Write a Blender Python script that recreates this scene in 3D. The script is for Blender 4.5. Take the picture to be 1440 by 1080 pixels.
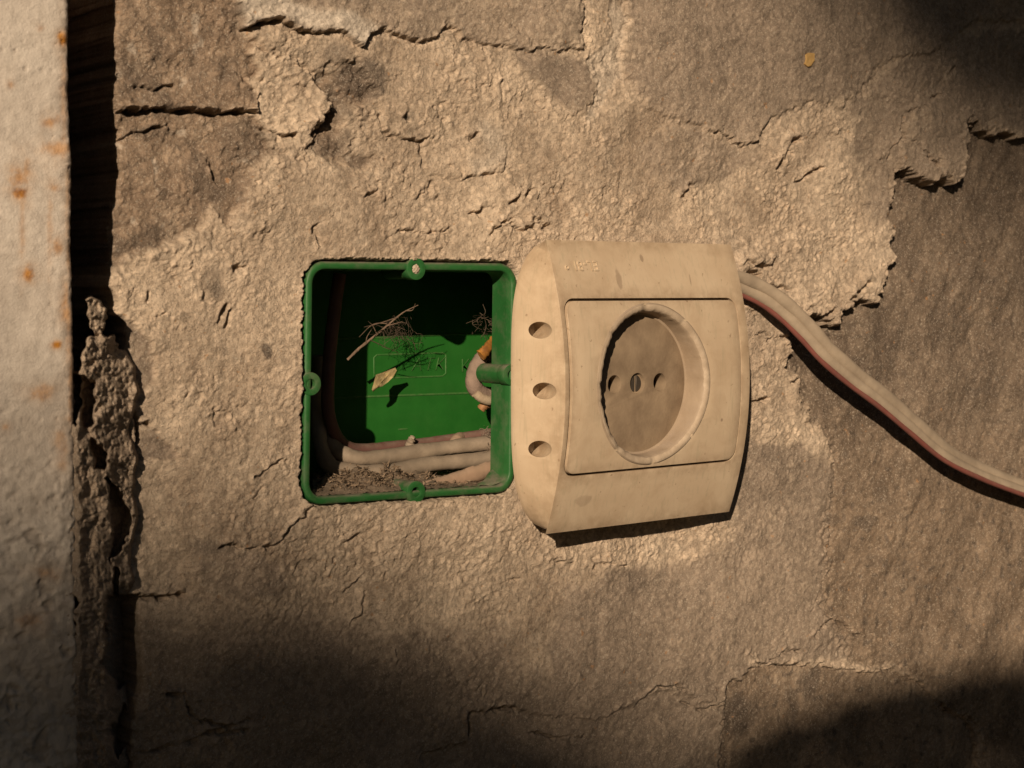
import bpy, bmesh, math, random
import numpy as np
from mathutils import Vector, Matrix

random.seed(7)
for o in list(bpy.data.objects):
    bpy.data.objects.remove(o)
scene = bpy.context.scene
col = scene.collection
MM = 0.001

# ------------------------------------------------------------------ camera
ALPHA = math.radians(36.0)      # the wall recedes to the right
PITCH = math.radians(3.0)
FPX = 2521.0                    # focal length in photo pixels (1440 wide)
DIST = 0.525
F = Vector((math.sin(ALPHA)*math.cos(PITCH), math.cos(ALPHA)*math.cos(PITCH), -math.sin(PITCH)))
R = Vector((math.cos(ALPHA), -math.sin(ALPHA), 0))
U = R.cross(F)
CAM = -DIST*F
cd = bpy.data.cameras.new('camera')
cd.sensor_width = 36.0
cd.lens = 36.0*FPX/1440.0
cd.clip_start = 0.01
cd.clip_end = 60.0
cd.dof.use_dof = True
cd.dof.focus_distance = DIST
cd.dof.aperture_fstop = 36.0
cam = bpy.data.objects.new('camera', cd)
col.objects.link(cam)
m = Matrix.Identity(4)
for i in range(3):
    m[i][0] = R[i]; m[i][1] = U[i]; m[i][2] = -F[i]; m[i][3] = CAM[i]
cam.matrix_world = m
scene.camera = cam
scene.render.resolution_x = 1024
scene.render.resolution_y = 768

# ------------------------------------------------------------------ light
SX, SY = 1.0, 0.45                       # sun travel per unit of depth into the wall
SUN = Vector((SX, 1.0, -SY)).normalized() # direction the light travels
w = bpy.data.worlds.new('World')
scene.world = w
w.use_nodes = True
nt = w.node_tree
bg = nt.nodes['Background']
sky = nt.nodes.new('ShaderNodeTexSky')
sky.sky_type = 'NISHITA'
sky.sun_disc = False
sky.sun_elevation = math.asin(-SUN.z)
sky.sun_rotation = math.atan2(-SUN.x, -SUN.y)
nt.links.new(sky.outputs['Color'], bg.inputs['Color'])
bg.inputs['Strength'].default_value = 0.011
sl = bpy.data.lights.new('sun', 'SUN')
sl.energy = 4.8
sl.angle = math.radians(0.55)
sl.color = (1.0, 0.785, 0.56)
so = bpy.data.objects.new('sun', sl)
so.rotation_euler = SUN.to_track_quat('-Z', 'Y').to_euler()
so.location = -SUN*8
col.objects.link(so)
vs = scene.view_settings
vs.view_transform = 'Standard'
vs.look = 'None'
vs.exposure = 0.0
vs.gamma = 1.0

# ------------------------------------------------------------------ pixel <-> wall
def at(x, y, h=0.0):
    """point h millimetres in front of the wall plane seen at photo pixel (x, y)"""
    d = F + R*((x-720)/FPX) + U*((540-y)/FPX)
    t = (-h*MM - CAM.y)/d.y
    return CAM + d*t

def np_at(x, y, h):
    x = np.asarray(x, float); y = np.asarray(y, float); h = np.asarray(h, float)
    a = ((x-720)/FPX)[..., None]; b = ((540-y)/FPX)[..., None]
    d = np.array(F) + a*np.array(R) + b*np.array(U)
    t = (-h*MM - CAM.y)/d[..., 1]
    return np.array(CAM) + d*t[..., None]

def np_px(P):
    q = P - np.array(CAM)
    z = q@np.array(F)
    return 720 + FPX*(q@np.array(R))/z, 540 - FPX*(q@np.array(U))/z

# ------------------------------------------------------------------ noise
def _hash(ix, iy, seed):
    n = (ix.astype(np.int64)*374761393 + iy.astype(np.int64)*668265263 + seed*974711) & 0x7fffffff
    n = ((n ^ (n >> 13))*1274126177) & 0x7fffffff
    return ((n ^ (n >> 16)) & 0xffff).astype(np.float32)*(2*np.pi/65536.0)

def perlin(x, y, seed=0):
    x0 = np.floor(x); y0 = np.floor(y)
    fx = (x-x0).astype(np.float32); fy = (y-y0).astype(np.float32)
    ux = fx*fx*fx*(fx*(fx*6-15)+10); uy = fy*fy*fy*(fy*(fy*6-15)+10)
    def g(dx, dy):
        a = _hash(x0+dx, y0+dy, seed)
        return np.cos(a)*(fx-dx) + np.sin(a)*(fy-dy)
    n0 = g(0, 0)*(1-ux) + g(1, 0)*ux
    n1 = g(0, 1)*(1-ux) + g(1, 1)*ux
    return (n0*(1-uy) + n1*uy)*1.5

def fbm(x, y, scale, octv=4, seed=0, gain=0.5):
    r = 0; a = 1.0; f = 1.0/scale; t = 0
    for i in range(octv):
        r = r + a*perlin(x*f + 17.3*i, y*f - 9.1*i, seed+i)
        t += a; a *= gain; f *= 2.03
    return r/t*1.6

def worley(x, y, scale, seed=0):
    """distance to the nearest scattered grain (in cells) and that grain's random value"""
    x = x/scale; y = y/scale
    x0 = np.floor(x); y0 = np.floor(y)
    best = np.full(x.shape, 9.0, np.float32); val = np.zeros(x.shape, np.float32)
    for dx in (-1, 0, 1):
        for dy in (-1, 0, 1):
            a = _hash(x0+dx, y0+dy, seed); b = _hash(x0+dx, y0+dy, seed+77)
            gx = x0+dx+0.5+0.42*np.cos(a)*(b/6.2832); gy = y0+dy+0.5+0.42*np.sin(a)*(b/6.2832)
            d = np.hypot(x-gx, y-gy).astype(np.float32)
            k = d < best
            best = np.where(k, d, best); val = np.where(k, _hash(x0+dx, y0+dy, seed+191)/6.2832, val)
    return best, val

def sstep(x, a, b):
    t = np.clip((x-a)/(b-a), 0, 1)
    return t*t*(3-2*t)

def seg_dist(px, py, pts, closed):
    d = np.full(px.shape, 1e9, np.float32)
    n = len(pts)
    for i in range(n if closed else n-1):
        ax, ay = pts[i]; bx, by = pts[(i+1) % n]
        vx, vy = bx-ax, by-ay
        L = vx*vx+vy*vy+1e-9
        t = np.clip(((px-ax)*vx+(py-ay)*vy)/L, 0, 1)
        d = np.minimum(d, np.hypot(px-ax-t*vx, py-ay-t*vy))
    return d

def inside(px, py, pts):
    r = np.zeros(px.shape, bool)
    n = len(pts)
    for i in range(n):
        ax, ay = pts[i]; bx, by = pts[(i+1) % n]
        if ay == by: continue
        c = ((ay > py) != (by > py)) & (px < (bx-ax)*(py-ay)/(by-ay)+ax)
        r ^= c
    return r

def poly_sd(px, py, pts, margin=30):
    """signed distance in pixels, positive inside"""
    xs = [p[0] for p in pts]; ys = [p[1] for p in pts]
    out = np.full(px.shape, -float(margin), np.float32)
    k = (px > min(xs)-margin) & (px < max(xs)+margin) & (py > min(ys)-margin) & (py < max(ys)+margin)
    if k.any():
        a, b = px[k], py[k]
        d = seg_dist(a, b, pts, True)
        out[k] = np.where(inside(a, b, pts), d, np.maximum(-d, -margin))
    return out

def line_d(px, py, pts, margin=40):
    xs = [p[0] for p in pts]; ys = [p[1] for p in pts]
    out = np.full(px.shape, 1e3, np.float32)
    k = (px > min(xs)-margin) & (px < max(xs)+margin) & (py > min(ys)-margin) & (py < max(ys)+margin)
    if k.any():
        out[k] = seg_dist(px[k], py[k], pts, False)
    return out

CROP = {'A': (150, 0, 2.215), 'B': (750, 0, 2.087), 'C': (150, 680, 2.215), 'D': (750, 680, 2.087),
        'E': (0, 0, 2.0), 'F': (0, 540, 2.0), 'G': (150, 330, 3.086), 'H': (1000, 340, 2.7),
        'I': (430, 150, 4.32), 'J': (1020, 330, 7.2), 'K': (60, 380, 3.375), 'P': (0, 0, 1.0)}
def tr(c, *v):
    ox, oy, s = CROP[c]
    return [(ox+v[i]/s, oy+v[i+1]/s) for i in range(0, len(v), 2)]

# ------------------------------------------------------------------ material helpers
def mat(name):
    mt = bpy.data.materials.new(name)
    mt.use_nodes = True
    return mt, mt.node_tree, mt.node_tree.nodes['Principled BSDF']

class N:
    def __init__(s, t): s.t = t
    def new(s, typ, **kw):
        n = s.t.nodes.new(typ)
        for k, v in kw.items():
            if k in n.inputs: n.inputs[k].default_value = v
            else: setattr(n, k, v)
        return n
    def link(s, a, b): s.t.links.new(a, b)
    def obj(s): return s.new('ShaderNodeTexCoord').outputs['Object']
    def noise(s, scale, detail=4, rough=0.55, vec=None, dist=0.0):
        n = s.new('ShaderNodeTexNoise')
        n.inputs['Scale'].default_value = scale; n.inputs['Detail'].default_value = detail
        n.inputs['Roughness'].default_value = rough; n.inputs['Distortion'].default_value = dist
        s.link(vec if vec is not None else s.obj(), n.inputs['Vector'])
        return n.outputs['Fac']
    def ramp(s, fac, a, b, ca=(0, 0, 0, 1), cb=(1, 1, 1, 1)):
        n = s.new('ShaderNodeValToRGB')
        n.color_ramp.elements[0].position = a; n.color_ramp.elements[0].color = ca
        n.color_ramp.elements[1].position = b; n.color_ramp.elements[1].color = cb
        s.link(fac, n.inputs['Fac'])
        return n.outputs['Color']
    def mix(s, fac, a, b, typ='MIX'):
        n = s.new('ShaderNodeMix', data_type='RGBA', blend_type=typ)
        def put(v, sock):
            if isinstance(v, (tuple, list)): sock.default_value = tuple(v)+((1,) if len(v) == 3 else ())
            elif isinstance(v, float): sock.default_value = v
            else: s.link(v, sock)
        put(fac, n.inputs[0]); put(a, n.inputs[6]); put(b, n.inputs[7])
        return n.outputs[2]
    def math(s, op, a, b):
        n = s.new('ShaderNodeMath', operation=op)
        for v, k in ((a, 0), (b, 1)):
            if isinstance(v, (int, float)): n.inputs[k].default_value = v
            else: s.link(v, n.inputs[k])
        return n.outputs[0]
    def bump(s, height, strength, dist, bsdf, prev=None):
        n = s.new('ShaderNodeBump')
        n.inputs['Strength'].default_value = strength; n.inputs['Distance'].default_value = dist
        s.link(height, n.inputs['Height'])
        if prev is not None: s.link(prev, n.inputs['Normal'])
        s.link(n.outputs[0], bsdf.inputs['Normal'])
        return n.outputs[0]

def plain(name, c1, c2, scale=300, rough=0.6, bump=0.0, bscale=1500, dust=None, dustamt=0.5, spec=0.3, grime=None):
    """two-tone procedural material with fine relief, optional dust on upward faces"""
    mt, t, b = mat(name)
    n = N(t)
    c = n.mix(n.ramp(n.noise(scale), 0.35, 0.68), c1, c2)
    if grime is not None:
        c = n.mix(n.math('MULTIPLY', n.ramp(n.noise(scale*0.35, 6, 0.65, dist=0.6), 0.5, 0.72), 0.6), c, grime)
    if dust is not None:
        g = n.new('ShaderNodeNewGeometry')
        sep = n.new('ShaderNodeSeparateXYZ'); n.link(g.outputs['Normal'], sep.inputs[0])
        up = n.ramp(sep.outputs['Z'], 0.15, 0.8)
        f = n.math('MULTIPLY', up, n.ramp(n.noise(scale*1.7, 5, 0.6), 0.3, 0.6))
        f = n.math('MULTIPLY', f, dustamt)
        f2 = n.math('MULTIPLY', n.ramp(n.noise(scale*0.8, 6, 0.7), 0.48, 0.75), dustamt*0.45)
        c = n.mix(n.math('MAXIMUM', f, f2), c, dust)
    n.link(c, b.inputs['Base Color'])
    b.inputs['Roughness'].default_value = rough
    b.inputs['Specular IOR Level'].default_value = spec
    if bump:
        n.bump(n.noise(bscale, 4, 0.6), 1.0, bump, b)
    return mt

# ------------------------------------------------------------------ mesh helpers
def link(name, me, mt=None, parent=None):
    o = bpy.data.objects.new(name, me)
    col.objects.link(o)
    if mt is not None and me is not None: me.materials.append(mt)
    if parent is not None: o.parent = parent
    return o

def tag(o, label, cat, group=None, kind=None):
    o['label'] = label; o['category'] = cat
    if group: o['group'] = group
    if kind: o['kind'] = kind
    return o

def empty(name, loc=(0, 0, 0), rotz=0.0):
    o = bpy.data.objects.new(name, None)
    o.location = loc; o.rotation_euler = (0, 0, rotz); o.empty_display_size = 0.01
    col.objects.link(o)
    return o

def smooth(me, angle=None):
    me.polygons.foreach_set('use_smooth', [True]*len(me.polygons))
    if angle is not None and hasattr(me, 'set_sharp_from_angle'):
        me.set_sharp_from_angle(angle=math.radians(angle))

def mesh_np(name, verts, quads):
    me = bpy.data.meshes.new(name)
    me.vertices.add(len(verts)); me.vertices.foreach_set('co', np.asarray(verts, np.float32).ravel())
    q = np.asarray(quads, np.int32)
    k = q.shape[1]
    me.loops.add(q.size); me.loops.foreach_set('vertex_index', q.ravel())
    me.polygons.add(len(q))
    me.polygons.foreach_set('loop_start', np.arange(0, q.size, k, dtype=np.int32))
    me.polygons.foreach_set('loop_total', np.full(len(q), k, np.int32))
    me.update(calc_edges=True)
    return me

def bm_mesh(name, bm, recalc=True):
    if recalc: bmesh.ops.recalc_face_normals(bm, faces=bm.faces)
    me = bpy.data.meshes.new(name)
    bm.to_mesh(me); bm.free()
    return me

def catmull(pts, n=10):
    P = [Vector(p) for p in pts]
    P = [P[0]*2-P[1]] + P + [P[-1]*2-P[-2]]
    out = []
    for i in range(1, len(P)-2):
        for k in range(n):
            t = k/n
            out.append(0.5*((2*P[i]) + (P[i+1]-P[i-1])*t + (2*P[i-1]-5*P[i]+4*P[i+1]-P[i+2])*t*t + (3*P[i]-P[i-1]-3*P[i+1]+P[i+2])*t**3))
    out.append(P[-2])
    return out

def sweep(name, path, rad, seg=12, squash=None, jitter=0.0, cap=True):
    """tube along a list of points; rad float or function of 0..1; squash=(vector, factor)"""
    bm = bmesh.new()
    rings = []
    n = len(path)
    ref = Vector((0, -1, 0))
    for i, p in enumerate(path):
        T = (path[min(i+1, n-1)] - path[max(i-1, 0)]).normalized()
        B = T.cross(ref)
        if B.length < 1e-4: B = T.cross(Vector((0, 0, 1)))
        B.normalize(); A = B.cross(T).normalized()
        r = rad(i/(n-1)) if callable(rad) else rad
        ring = []
        for k in range(seg):
            a = 2*math.pi*k/seg
            rr = r*(1+random.uniform(-jitter, jitter))
            ring.append(bm.verts.new(p + B*math.cos(a)*rr + A*math.sin(a)*rr*(squash or 1.0)))
        rings.append(ring)
    for i in range(n-1):
        for k in range(seg):
            bm.faces.new((rings[i][k], rings[i][(k+1) % seg], rings[i+1][(k+1) % seg], rings[i+1][k]))
    if cap:
        bm.faces.new(rings[0]); bm.faces.new(rings[-1])
    me = bm_mesh(name, bm)
    smooth(me, 50)
    return me

def evaluated(o):
    dg = bpy.context.evaluated_depsgraph_get()
    return bpy.data.meshes.new_from_object(o.evaluated_get(dg))

def boolean(me, cutters, bevel=0.0, bevseg=2, bevang=35):
    """mesh minus cutter meshes; then a small bevel on sharp edges"""
    t = link('tmp', me)
    cs = []
    for c in cutters:
        co = link('tmpc', c); cs.append(co)
        md = t.modifiers.new('b', 'BOOLEAN'); md.object = co; md.operation = 'DIFFERENCE'; md.solver = 'EXACT'
    if bevel:
        bv = t.modifiers.new('v', 'BEVEL'); bv.width = bevel; bv.segments = bevseg
        bv.limit_method = 'ANGLE'; bv.angle_limit = math.radians(bevang)
    r = evaluated(t)
    for o in cs+[t]: bpy.data.objects.remove(o)
    return r

def cyl_mesh(p, axis, r, length, seg=32, r2=None, name='cyl'):
    """closed cylinder starting at p along axis"""
    bm = bmesh.new()
    a = Vector(axis).normalized()
    b = a.orthogonal().normalized(); c = a.cross(b)
    p = Vector(p); r2 = r if r2 is None else r2
    r0 = [bm.verts.new(p + (b*math.cos(t)+c*math.sin(t))*r) for t in [2*math.pi*k/seg for k in range(seg)]]
    r1 = [bm.verts.new(p + a*length + (b*math.cos(t)+c*math.sin(t))*r2) for t in [2*math.pi*k/seg for k in range(seg)]]
    for k in range(seg): bm.faces.new((r0[k], r0[(k+1) % seg], r1[(k+1) % seg], r1[k]))
    bm.faces.new(r0); bm.faces.new(r1)
    return bm_mesh(name, bm)

def text_mesh(body, size, extrude, shear=0.0, offset=0.0):
    cu = bpy.data.curves.new('txt', 'FONT')
    cu.body = body; cu.size = size; cu.extrude = extrude; cu.shear = shear; cu.offset = offset
    cu.bevel_depth = extrude*0.4; cu.resolution_u = 3
    cu.space_character = 1.12
    cu.align_x = 'CENTER'; cu.align_y = 'CENTER'
    o = link('tmp', cu)
    me = evaluated(o)
    bpy.data.objects.remove(o)
    return me

def chain(o):
    M = o.matrix_basis.copy()
    while o.parent is not None:
        o = o.parent
        M = o.matrix_basis @ M
    return M
def put(name, me, mt, parent):
    """a part whose mesh is given in world coordinates"""
    me.transform(chain(parent).inverted())
    return link(name, me, mt, parent)

# ================================================================== THE WALL
# outline of the flush box (photo pixels -> wall plane), used to cut the plaster
BOXH = -0.3
BTL, BTR, BBR, BBL = (at(431, 367, BOXH), at(728, 371, BOXH), at(724, 692, BOXH), at(426, 711, BOXH))
def box_pt(s, t, depth=0.0):
    a = BTL.lerp(BTR, s); b = BBL.lerp(BBR, s)
    p = a.lerp(b, t)
    return Vector((p.x, (-BOXH+depth)*MM, p.z))
BW = ((BTR-BTL).length + (BBR-BBL).length)/2/MM
BHH = ((BBL-BTL).length + (BBR-BTR).length)/2/MM
def box_outline(inset, r=6.0, depth=0.0, seg=7, sq=0.0):
    """rounded outline, inset in mm; clockwise from top left"""
    pts = []
    i = inset; rr = max(r-i, 0.8)
    for (cx, cy, a0) in ((i+rr, i+rr, 180), (BW-i-rr, i+rr, 270), (BW-i-rr, BHH-i-rr, 0), (i+rr, BHH-i-rr, 90)):
        for k in range(seg+1):
            a = math.radians(a0 + 90*k/seg)
            pts.append(box_pt((cx+rr*math.cos(a))/BW, (cy+rr*math.sin(a))/BHH, depth))
    return pts
box_px = []
for p in box_outline(-0.5):
    q = np_px(np.array([[p.x, p.y, p.z]]))
    box_px.append((float(q[0][0]), float(q[1][0])))

def axis(a, b, step, ext):
    core = np.arange(a, b+step*0.5, step)
    lo = []; hi = []
    s = step; x = a
    while x > a-ext:
        s *= 1.12; x -= s; lo.append(x)
    s = step; x = core[-1]
    while x < b+ext:
        s *= 1.12; x += s; hi.append(x)
    return np.concatenate([np.array(lo[::-1]), core, np.array(hi)])

cu = [at(x, y) for x, y in ((60, 0), (60, 1080), (1450, -10), (1450, 1090))]
ug = axis(cu[0].x/MM, max(cu[2].x, cu[3].x)/MM, 0.35, 260)
vg = axis(min(p.z for p in cu)/MM-1, max(p.z for p in cu)/MM+1, 0.29, 200)
UU, VV = np.meshgrid(ug, vg)
shape = UU.shape
u = UU.ravel(); v = VV.ravel()
PX, PY = np_px(np.stack([u*MM, np.zeros_like(u), v*MM], 1))
PX = PX.astype(np.float32); PY = PY.astype(np.float32)

def wall_height():
    # ragged outlines: warp the pixel space a little
    w1 = fbm(u, v, 9.0, 4, 11); w2 = fbm(u, v, 9.0, 4, 23)
    X = PX + 9*w1; Y = PY + 9*w2
    fx = fbm(u, v, 2.5, 3, 31); fy = fbm(u, v, 2.5, 3, 37)
    Xf = PX + 4*w1 + 4.0*fx; Yf = PY + 4*w2 + 4.0*fy
    n60 = fbm(u, v, 70, 3, 41); n15 = fbm(u, v, 16, 4, 43)
    wu = u + 0.9*fx + 3*w1; wv = v + 0.9*fy + 3*w2
    n6 = fbm(wu, wv, 6.5, 4, 47, 0.55)
    n2 = fbm(u + 0.5*fx, v, 2.1, 3, 53, 0.6)
    n1 = perlin(u/0.95, v/0.95, 59)
    g1, r1 = worley(u+0.5*fx, v+0.5*fy, 1.75, 201); g2, r2 = worley(u+0.4*fy, v+0.4*fx, 3.1, 211)
    g3, r3 = worley(u+0.3*fy, v+0.3*fx, 1.15, 231)
    bill = np.abs(fbm(wu, wv, 5.0, 3, 61))
    # --- masks
    X3 = PX + 12*w1 + 2.6*fx; Y3 = PY + 12*w2 + 2.6*fy
    def M(pts, soft=3.0, fine=True, margin=60):
        if fine == 2: sd = poly_sd(X3, Y3, pts, margin)
        else: sd = poly_sd(Xf if fine else X, Yf if fine else Y, pts, margin)
        return sstep(sd, -soft, soft), sd
    brown, sdb = M(tr('A', 0, -60, 420, -60, 430, 90, 480, 130, 530, 170, 600, 180, 660, 240, 780, 190, 850, 290, 800, 330, 735, 330,
                      730, 420, 740, 480, 830, 490, 800, 530, 700, 510, 640, 460, 500, 480, 460, 520, 440, 600, 380, 700, 330, 640,
                      300, 720, 240, 740, 160, 780, 60, 800, -60, 860, -60, -60), 7)
    flake, sdf = M(tr('A', 470, 150, 530, 170, 600, 190, 650, 240, 690, 320, 692, 360, 660, 395, 637, 415, 640, 490, 560, 500, 500, 460, 470, 420, 485, 395, 450, 350, 470, 300, 440, 240, 490, 215, 440, 170), 2.0, 2)
    lip, sdl = M(tr('A', 410, -80, 430, 88, 470, 70, 520, 60, 560, 75, 600, 97, 660, 100, 720, 100, 760, 115, 785, 140, 810, 115, 830, 95, 870, 90,
                    910, 105, 960, 125, 1000, 130, 1030, 115, 1060, 80, 1090, 95, 1130, 120, 1180, 133, 1260, 150, 1340, 150, 1420, 160, 1480, 150, 1480, -80), 1.6)
    coat, sdc = M(tr('B', 268, -60, 285, 60, 270, 100, 262, 215, 310, 270, 330, 320, 400, 350, 470, 365, 530, 385, 620, 425, 660, 425, 665, 400, 690, 355,
                     740, 330, 800, 300, 900, 310, 960, 260, 1000, 200, 1060, 165, 1150, 160, 1300, 60, 1500, 60, 1500, -60), 3)
    coat2, sdc2 = M(tr('B', -90, 60, 0, 130, 150, 168, 185, 200, 180, 270, 140, 330, 100, 330, 40, 270, -60, 190), 3)
    graya, _ = M(tr('B', 300, 420, 420, 350, 520, 400, 640, 440, 700, 470, 590, 500, 540, 540, 430, 560, 340, 520), 10, False)
    grayb, _ = M(tr('P', 1180, 150, 1290, 60, 1480, 30, 1480, 180, 1390, 180, 1360, 200, 1350, 250, 1260, 250, 1262, 330, 1225, 300), 14, False)
    conc, sdd = M(tr('B', 1278, 385, 1310, 362, 1350, 390, 1400, 402, 1600, 395) + [(1560, 1200), (1400, 1200)] + tr('D', 1310, 730, 1250, 680, 1200, 645, 1150, 600, 1090, 565, 1040, 548) +
                   tr('P', 1200, 935, 1170, 870, 1160, 820, 1165, 730, 1180, 650, 1150, 600) + tr('H', 350, 520, 290, 470, 300, 390, 300, 340, 400, 285, 440, 300, 500, 300, 530, 240, 570, 205, 620, 215, 665, 190, 690, 80) +
                   tr('B', 1055, 790, 1062, 700, 1055, 640, 1062, 590, 1080, 515, 1150, 530, 1235, 525, 1258, 480), 2.0, 2)
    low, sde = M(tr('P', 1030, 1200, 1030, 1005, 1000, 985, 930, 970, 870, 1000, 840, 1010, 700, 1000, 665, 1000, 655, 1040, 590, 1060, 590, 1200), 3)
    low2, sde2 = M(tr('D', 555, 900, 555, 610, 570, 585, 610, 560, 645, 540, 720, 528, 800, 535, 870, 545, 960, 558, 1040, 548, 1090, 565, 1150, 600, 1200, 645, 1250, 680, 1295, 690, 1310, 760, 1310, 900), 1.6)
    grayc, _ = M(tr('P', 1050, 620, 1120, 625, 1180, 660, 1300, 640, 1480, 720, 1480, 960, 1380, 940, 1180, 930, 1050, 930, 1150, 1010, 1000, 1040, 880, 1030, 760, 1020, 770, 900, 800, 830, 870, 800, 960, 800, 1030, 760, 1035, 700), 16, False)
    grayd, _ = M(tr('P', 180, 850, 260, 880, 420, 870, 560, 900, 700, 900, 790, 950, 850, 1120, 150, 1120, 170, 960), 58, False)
    graye, _ = M(tr('C', 250, 175, 385, 185, 470, 215, 530, 240, 590, 330, 520, 360, 360, 360, 290, 300), 10, False)
    tri1, _ = M(tr('G', 30, 350, 110, 390, 190, 470, 215, 560, 200, 650, 150, 690, 80, 650, 60, 520), 3)
    tri2, _ = M(tr('G', 120, 800, 190, 820, 260, 920, 320, 970, 230, 980, 130, 980), 3)
    chip, sdchip = M(tr('B', 1085, 400, 1078, 512, 1140, 522, 1190, 515, 1235, 522, 1260, 480, 1280, 380, 1285, 330, 1200, 280, 1100, 300), 2.0, 2)
    strip, _ = M(tr('B', 230, 10, 250, -5, 285, 60, 270, 100, 265, 170, 262, 215, 225, 260, 190, 310, 150, 365, 140, 340, 180, 270, 150, 170, 200, 140, 235, 100, 228, 50), 2.5)
    lime, _ = M(tr('A', 410, -60, 430, 80, 520, 55, 600, 85, 700, 95, 790, 130, 840, 90, 760, 40, 640, 30, 560, -10, 540, -60), 8, False)
    lime2, _ = M(tr('I', 1060, 80, 1180, 110, 1210, 230, 1180, 360, 1060, 400, 1010, 330, 1130, 260, 1040, 190), 12, False)
    isl, sdi = M(tr('A', 785, 140, 860, 105, 960, 135, 1060, 90, 1180, 140, 1230, 190, 1225, 300, 1240, 420, 1235, 530, 1150, 550, 1010, 545, 985, 490, 1000, 430, 930, 435, 865, 400, 850, 330, 850, 290, 790, 220), 3)
    isl2, _ = M(tr('A', 850, 340, 1020, 320, 1060, 420, 1000, 432, 930, 437, 870, 405), 2)
    brown = brown*(1-flake)
    grey = np.clip(np.maximum.reduce([coat, coat2, lip*0.75, graya*0.7, grayb*0.8, grayc*0.8, grayd*0.5, graye*0.6, low, tri1*.8, tri2*.8]) - strip, 0, 1)
    conc = conc*(1-chip)
    concm = np.maximum(conc, low2)
    smoothm = np.clip(np.maximum.reduce([grey*1.0, concm*1.0, brown*0.62]), 0, 1)
    rough = 1-0.88*smoothm
    # --- heights in millimetres
    h = 2.4*n60 + 0.75*n15
    ter = n15*3.2 + n6*0.6
    tz = np.floor(ter) + sstep(ter-np.floor(ter), 0.0, 0.22)
    crumb = 0.45+0.75*sstep(fbm(u, v, 12, 3, 221), -0.25, 0.45)
    grains = np.sqrt(np.clip(0.42-g1*g1, 0, 1))*(0.35+1.0*r1)*0.62 + np.sqrt(np.clip(0.30-g2*g2, 0, 1))*(r2 > 0.45)*1.25*r2
    worn = 0.16+0.84*sstep(fbm(u, v, 30, 5, 331, .62), -0.18, 0.28)
    rough = rough*worn
    grit = np.sqrt(np.clip(0.34-g1*g1, 0, 1))*r1**2*1.15 + np.sqrt(np.clip(0.34-g3*g3, 0, 1))*r3**1.5*0.75 + np.sqrt(np.clip(0.30-g2*g2, 0, 1))*(r2 > 0.6)*1.3*r2
    h += rough*(0.17*n6 + 0.07*n2 + 0.14*n1 + 0.62*grit) + rough*0.10*(tz-ter*0.6)
    h += (1-rough)*0.11*grit
    h += (1-rough)*(0.12*n6 + 0.05*n2 + 0.08*n1 + 0.06*grains)
    blk = M(tr('P', 120, 40, 250, 60, 320, 90, 365, 130, 362, 156, 300, 154, 250, 153, 165, 158, 120, 158), 3.0)[0]
    h += 1.5*blk*(0.6+0.8*sstep(Y, 100, 150))
    h -= 1.2*M(tr('A', 690, 330, 660, 230, 700, 190, 780, 195, 850, 290, 790, 330, 740, 340, 735, 400, 700, 440, 650, 440), 4.0)[0]
    h += brown*(0.9*fbm(u, v, 10, 4, 311) + 0.5*n2*sstep(fbm(u, v, 18, 3, 313), 0, .5))
    pit = sstep(fbm(wu, wv, 7.5, 3, 71), 0.42, 0.75)
    h -= rough*0.6*pit
    spits = sstep(perlin(u/1.7, v/1.7, 73), 0.45, 0.7)
    h -= 0.35*spits*rough
    peb = sstep(perlin(u/2.6+3, v/2.6, 79), 0.5, 0.75)*sstep(n15, -.2, .4)
    h += 0.35*peb*rough
    h -= 1.3*brown
    h += flake*(1.0 + 0.9*np.exp(-np.clip(sdf, 0, 40)/14))*sstep(X, 385, 450)*sstep(205-Y, 0, 40)*(0.8+0.4*n15)
    h += lip*(1.3 + 1.9*np.exp(-np.clip(sdl, 0, 80)/24.0)*(0.55+0.8*np.clip(fbm(u, v, 14, 2, 83)+.4, 0, 1))*sstep(1000-PX, 280, 620) )
    h += 0.8*coat*(1-lip) + 0.7*coat2
    h += isl*0.55 + isl2*0.45
    h -= 0.5*strip
    h -= conc*(0.5 + 4.6*(1-sstep(Y, 440, 650)) + 0.7*fbm(u*0.8-v*0.5, v*0.3, 14, 3, 89))
    h += chip*(0.8 + 1.6*sstep(Y, 190, 250))
    h -= tri1*1.3 + tri2*1.1
    h -= low2*(1-conc)*1.3 + low*0.9
    # --- fine crumbling next to broken edges
    for sd, msk in ((sdl, 1.0), (sdf, 1.0), (sdc, .5), (sdd, 1.3)):
        e = np.exp(-(sd/9.0)**2)
        h += msk*e*(0.55*n2 - 0.35)
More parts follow.
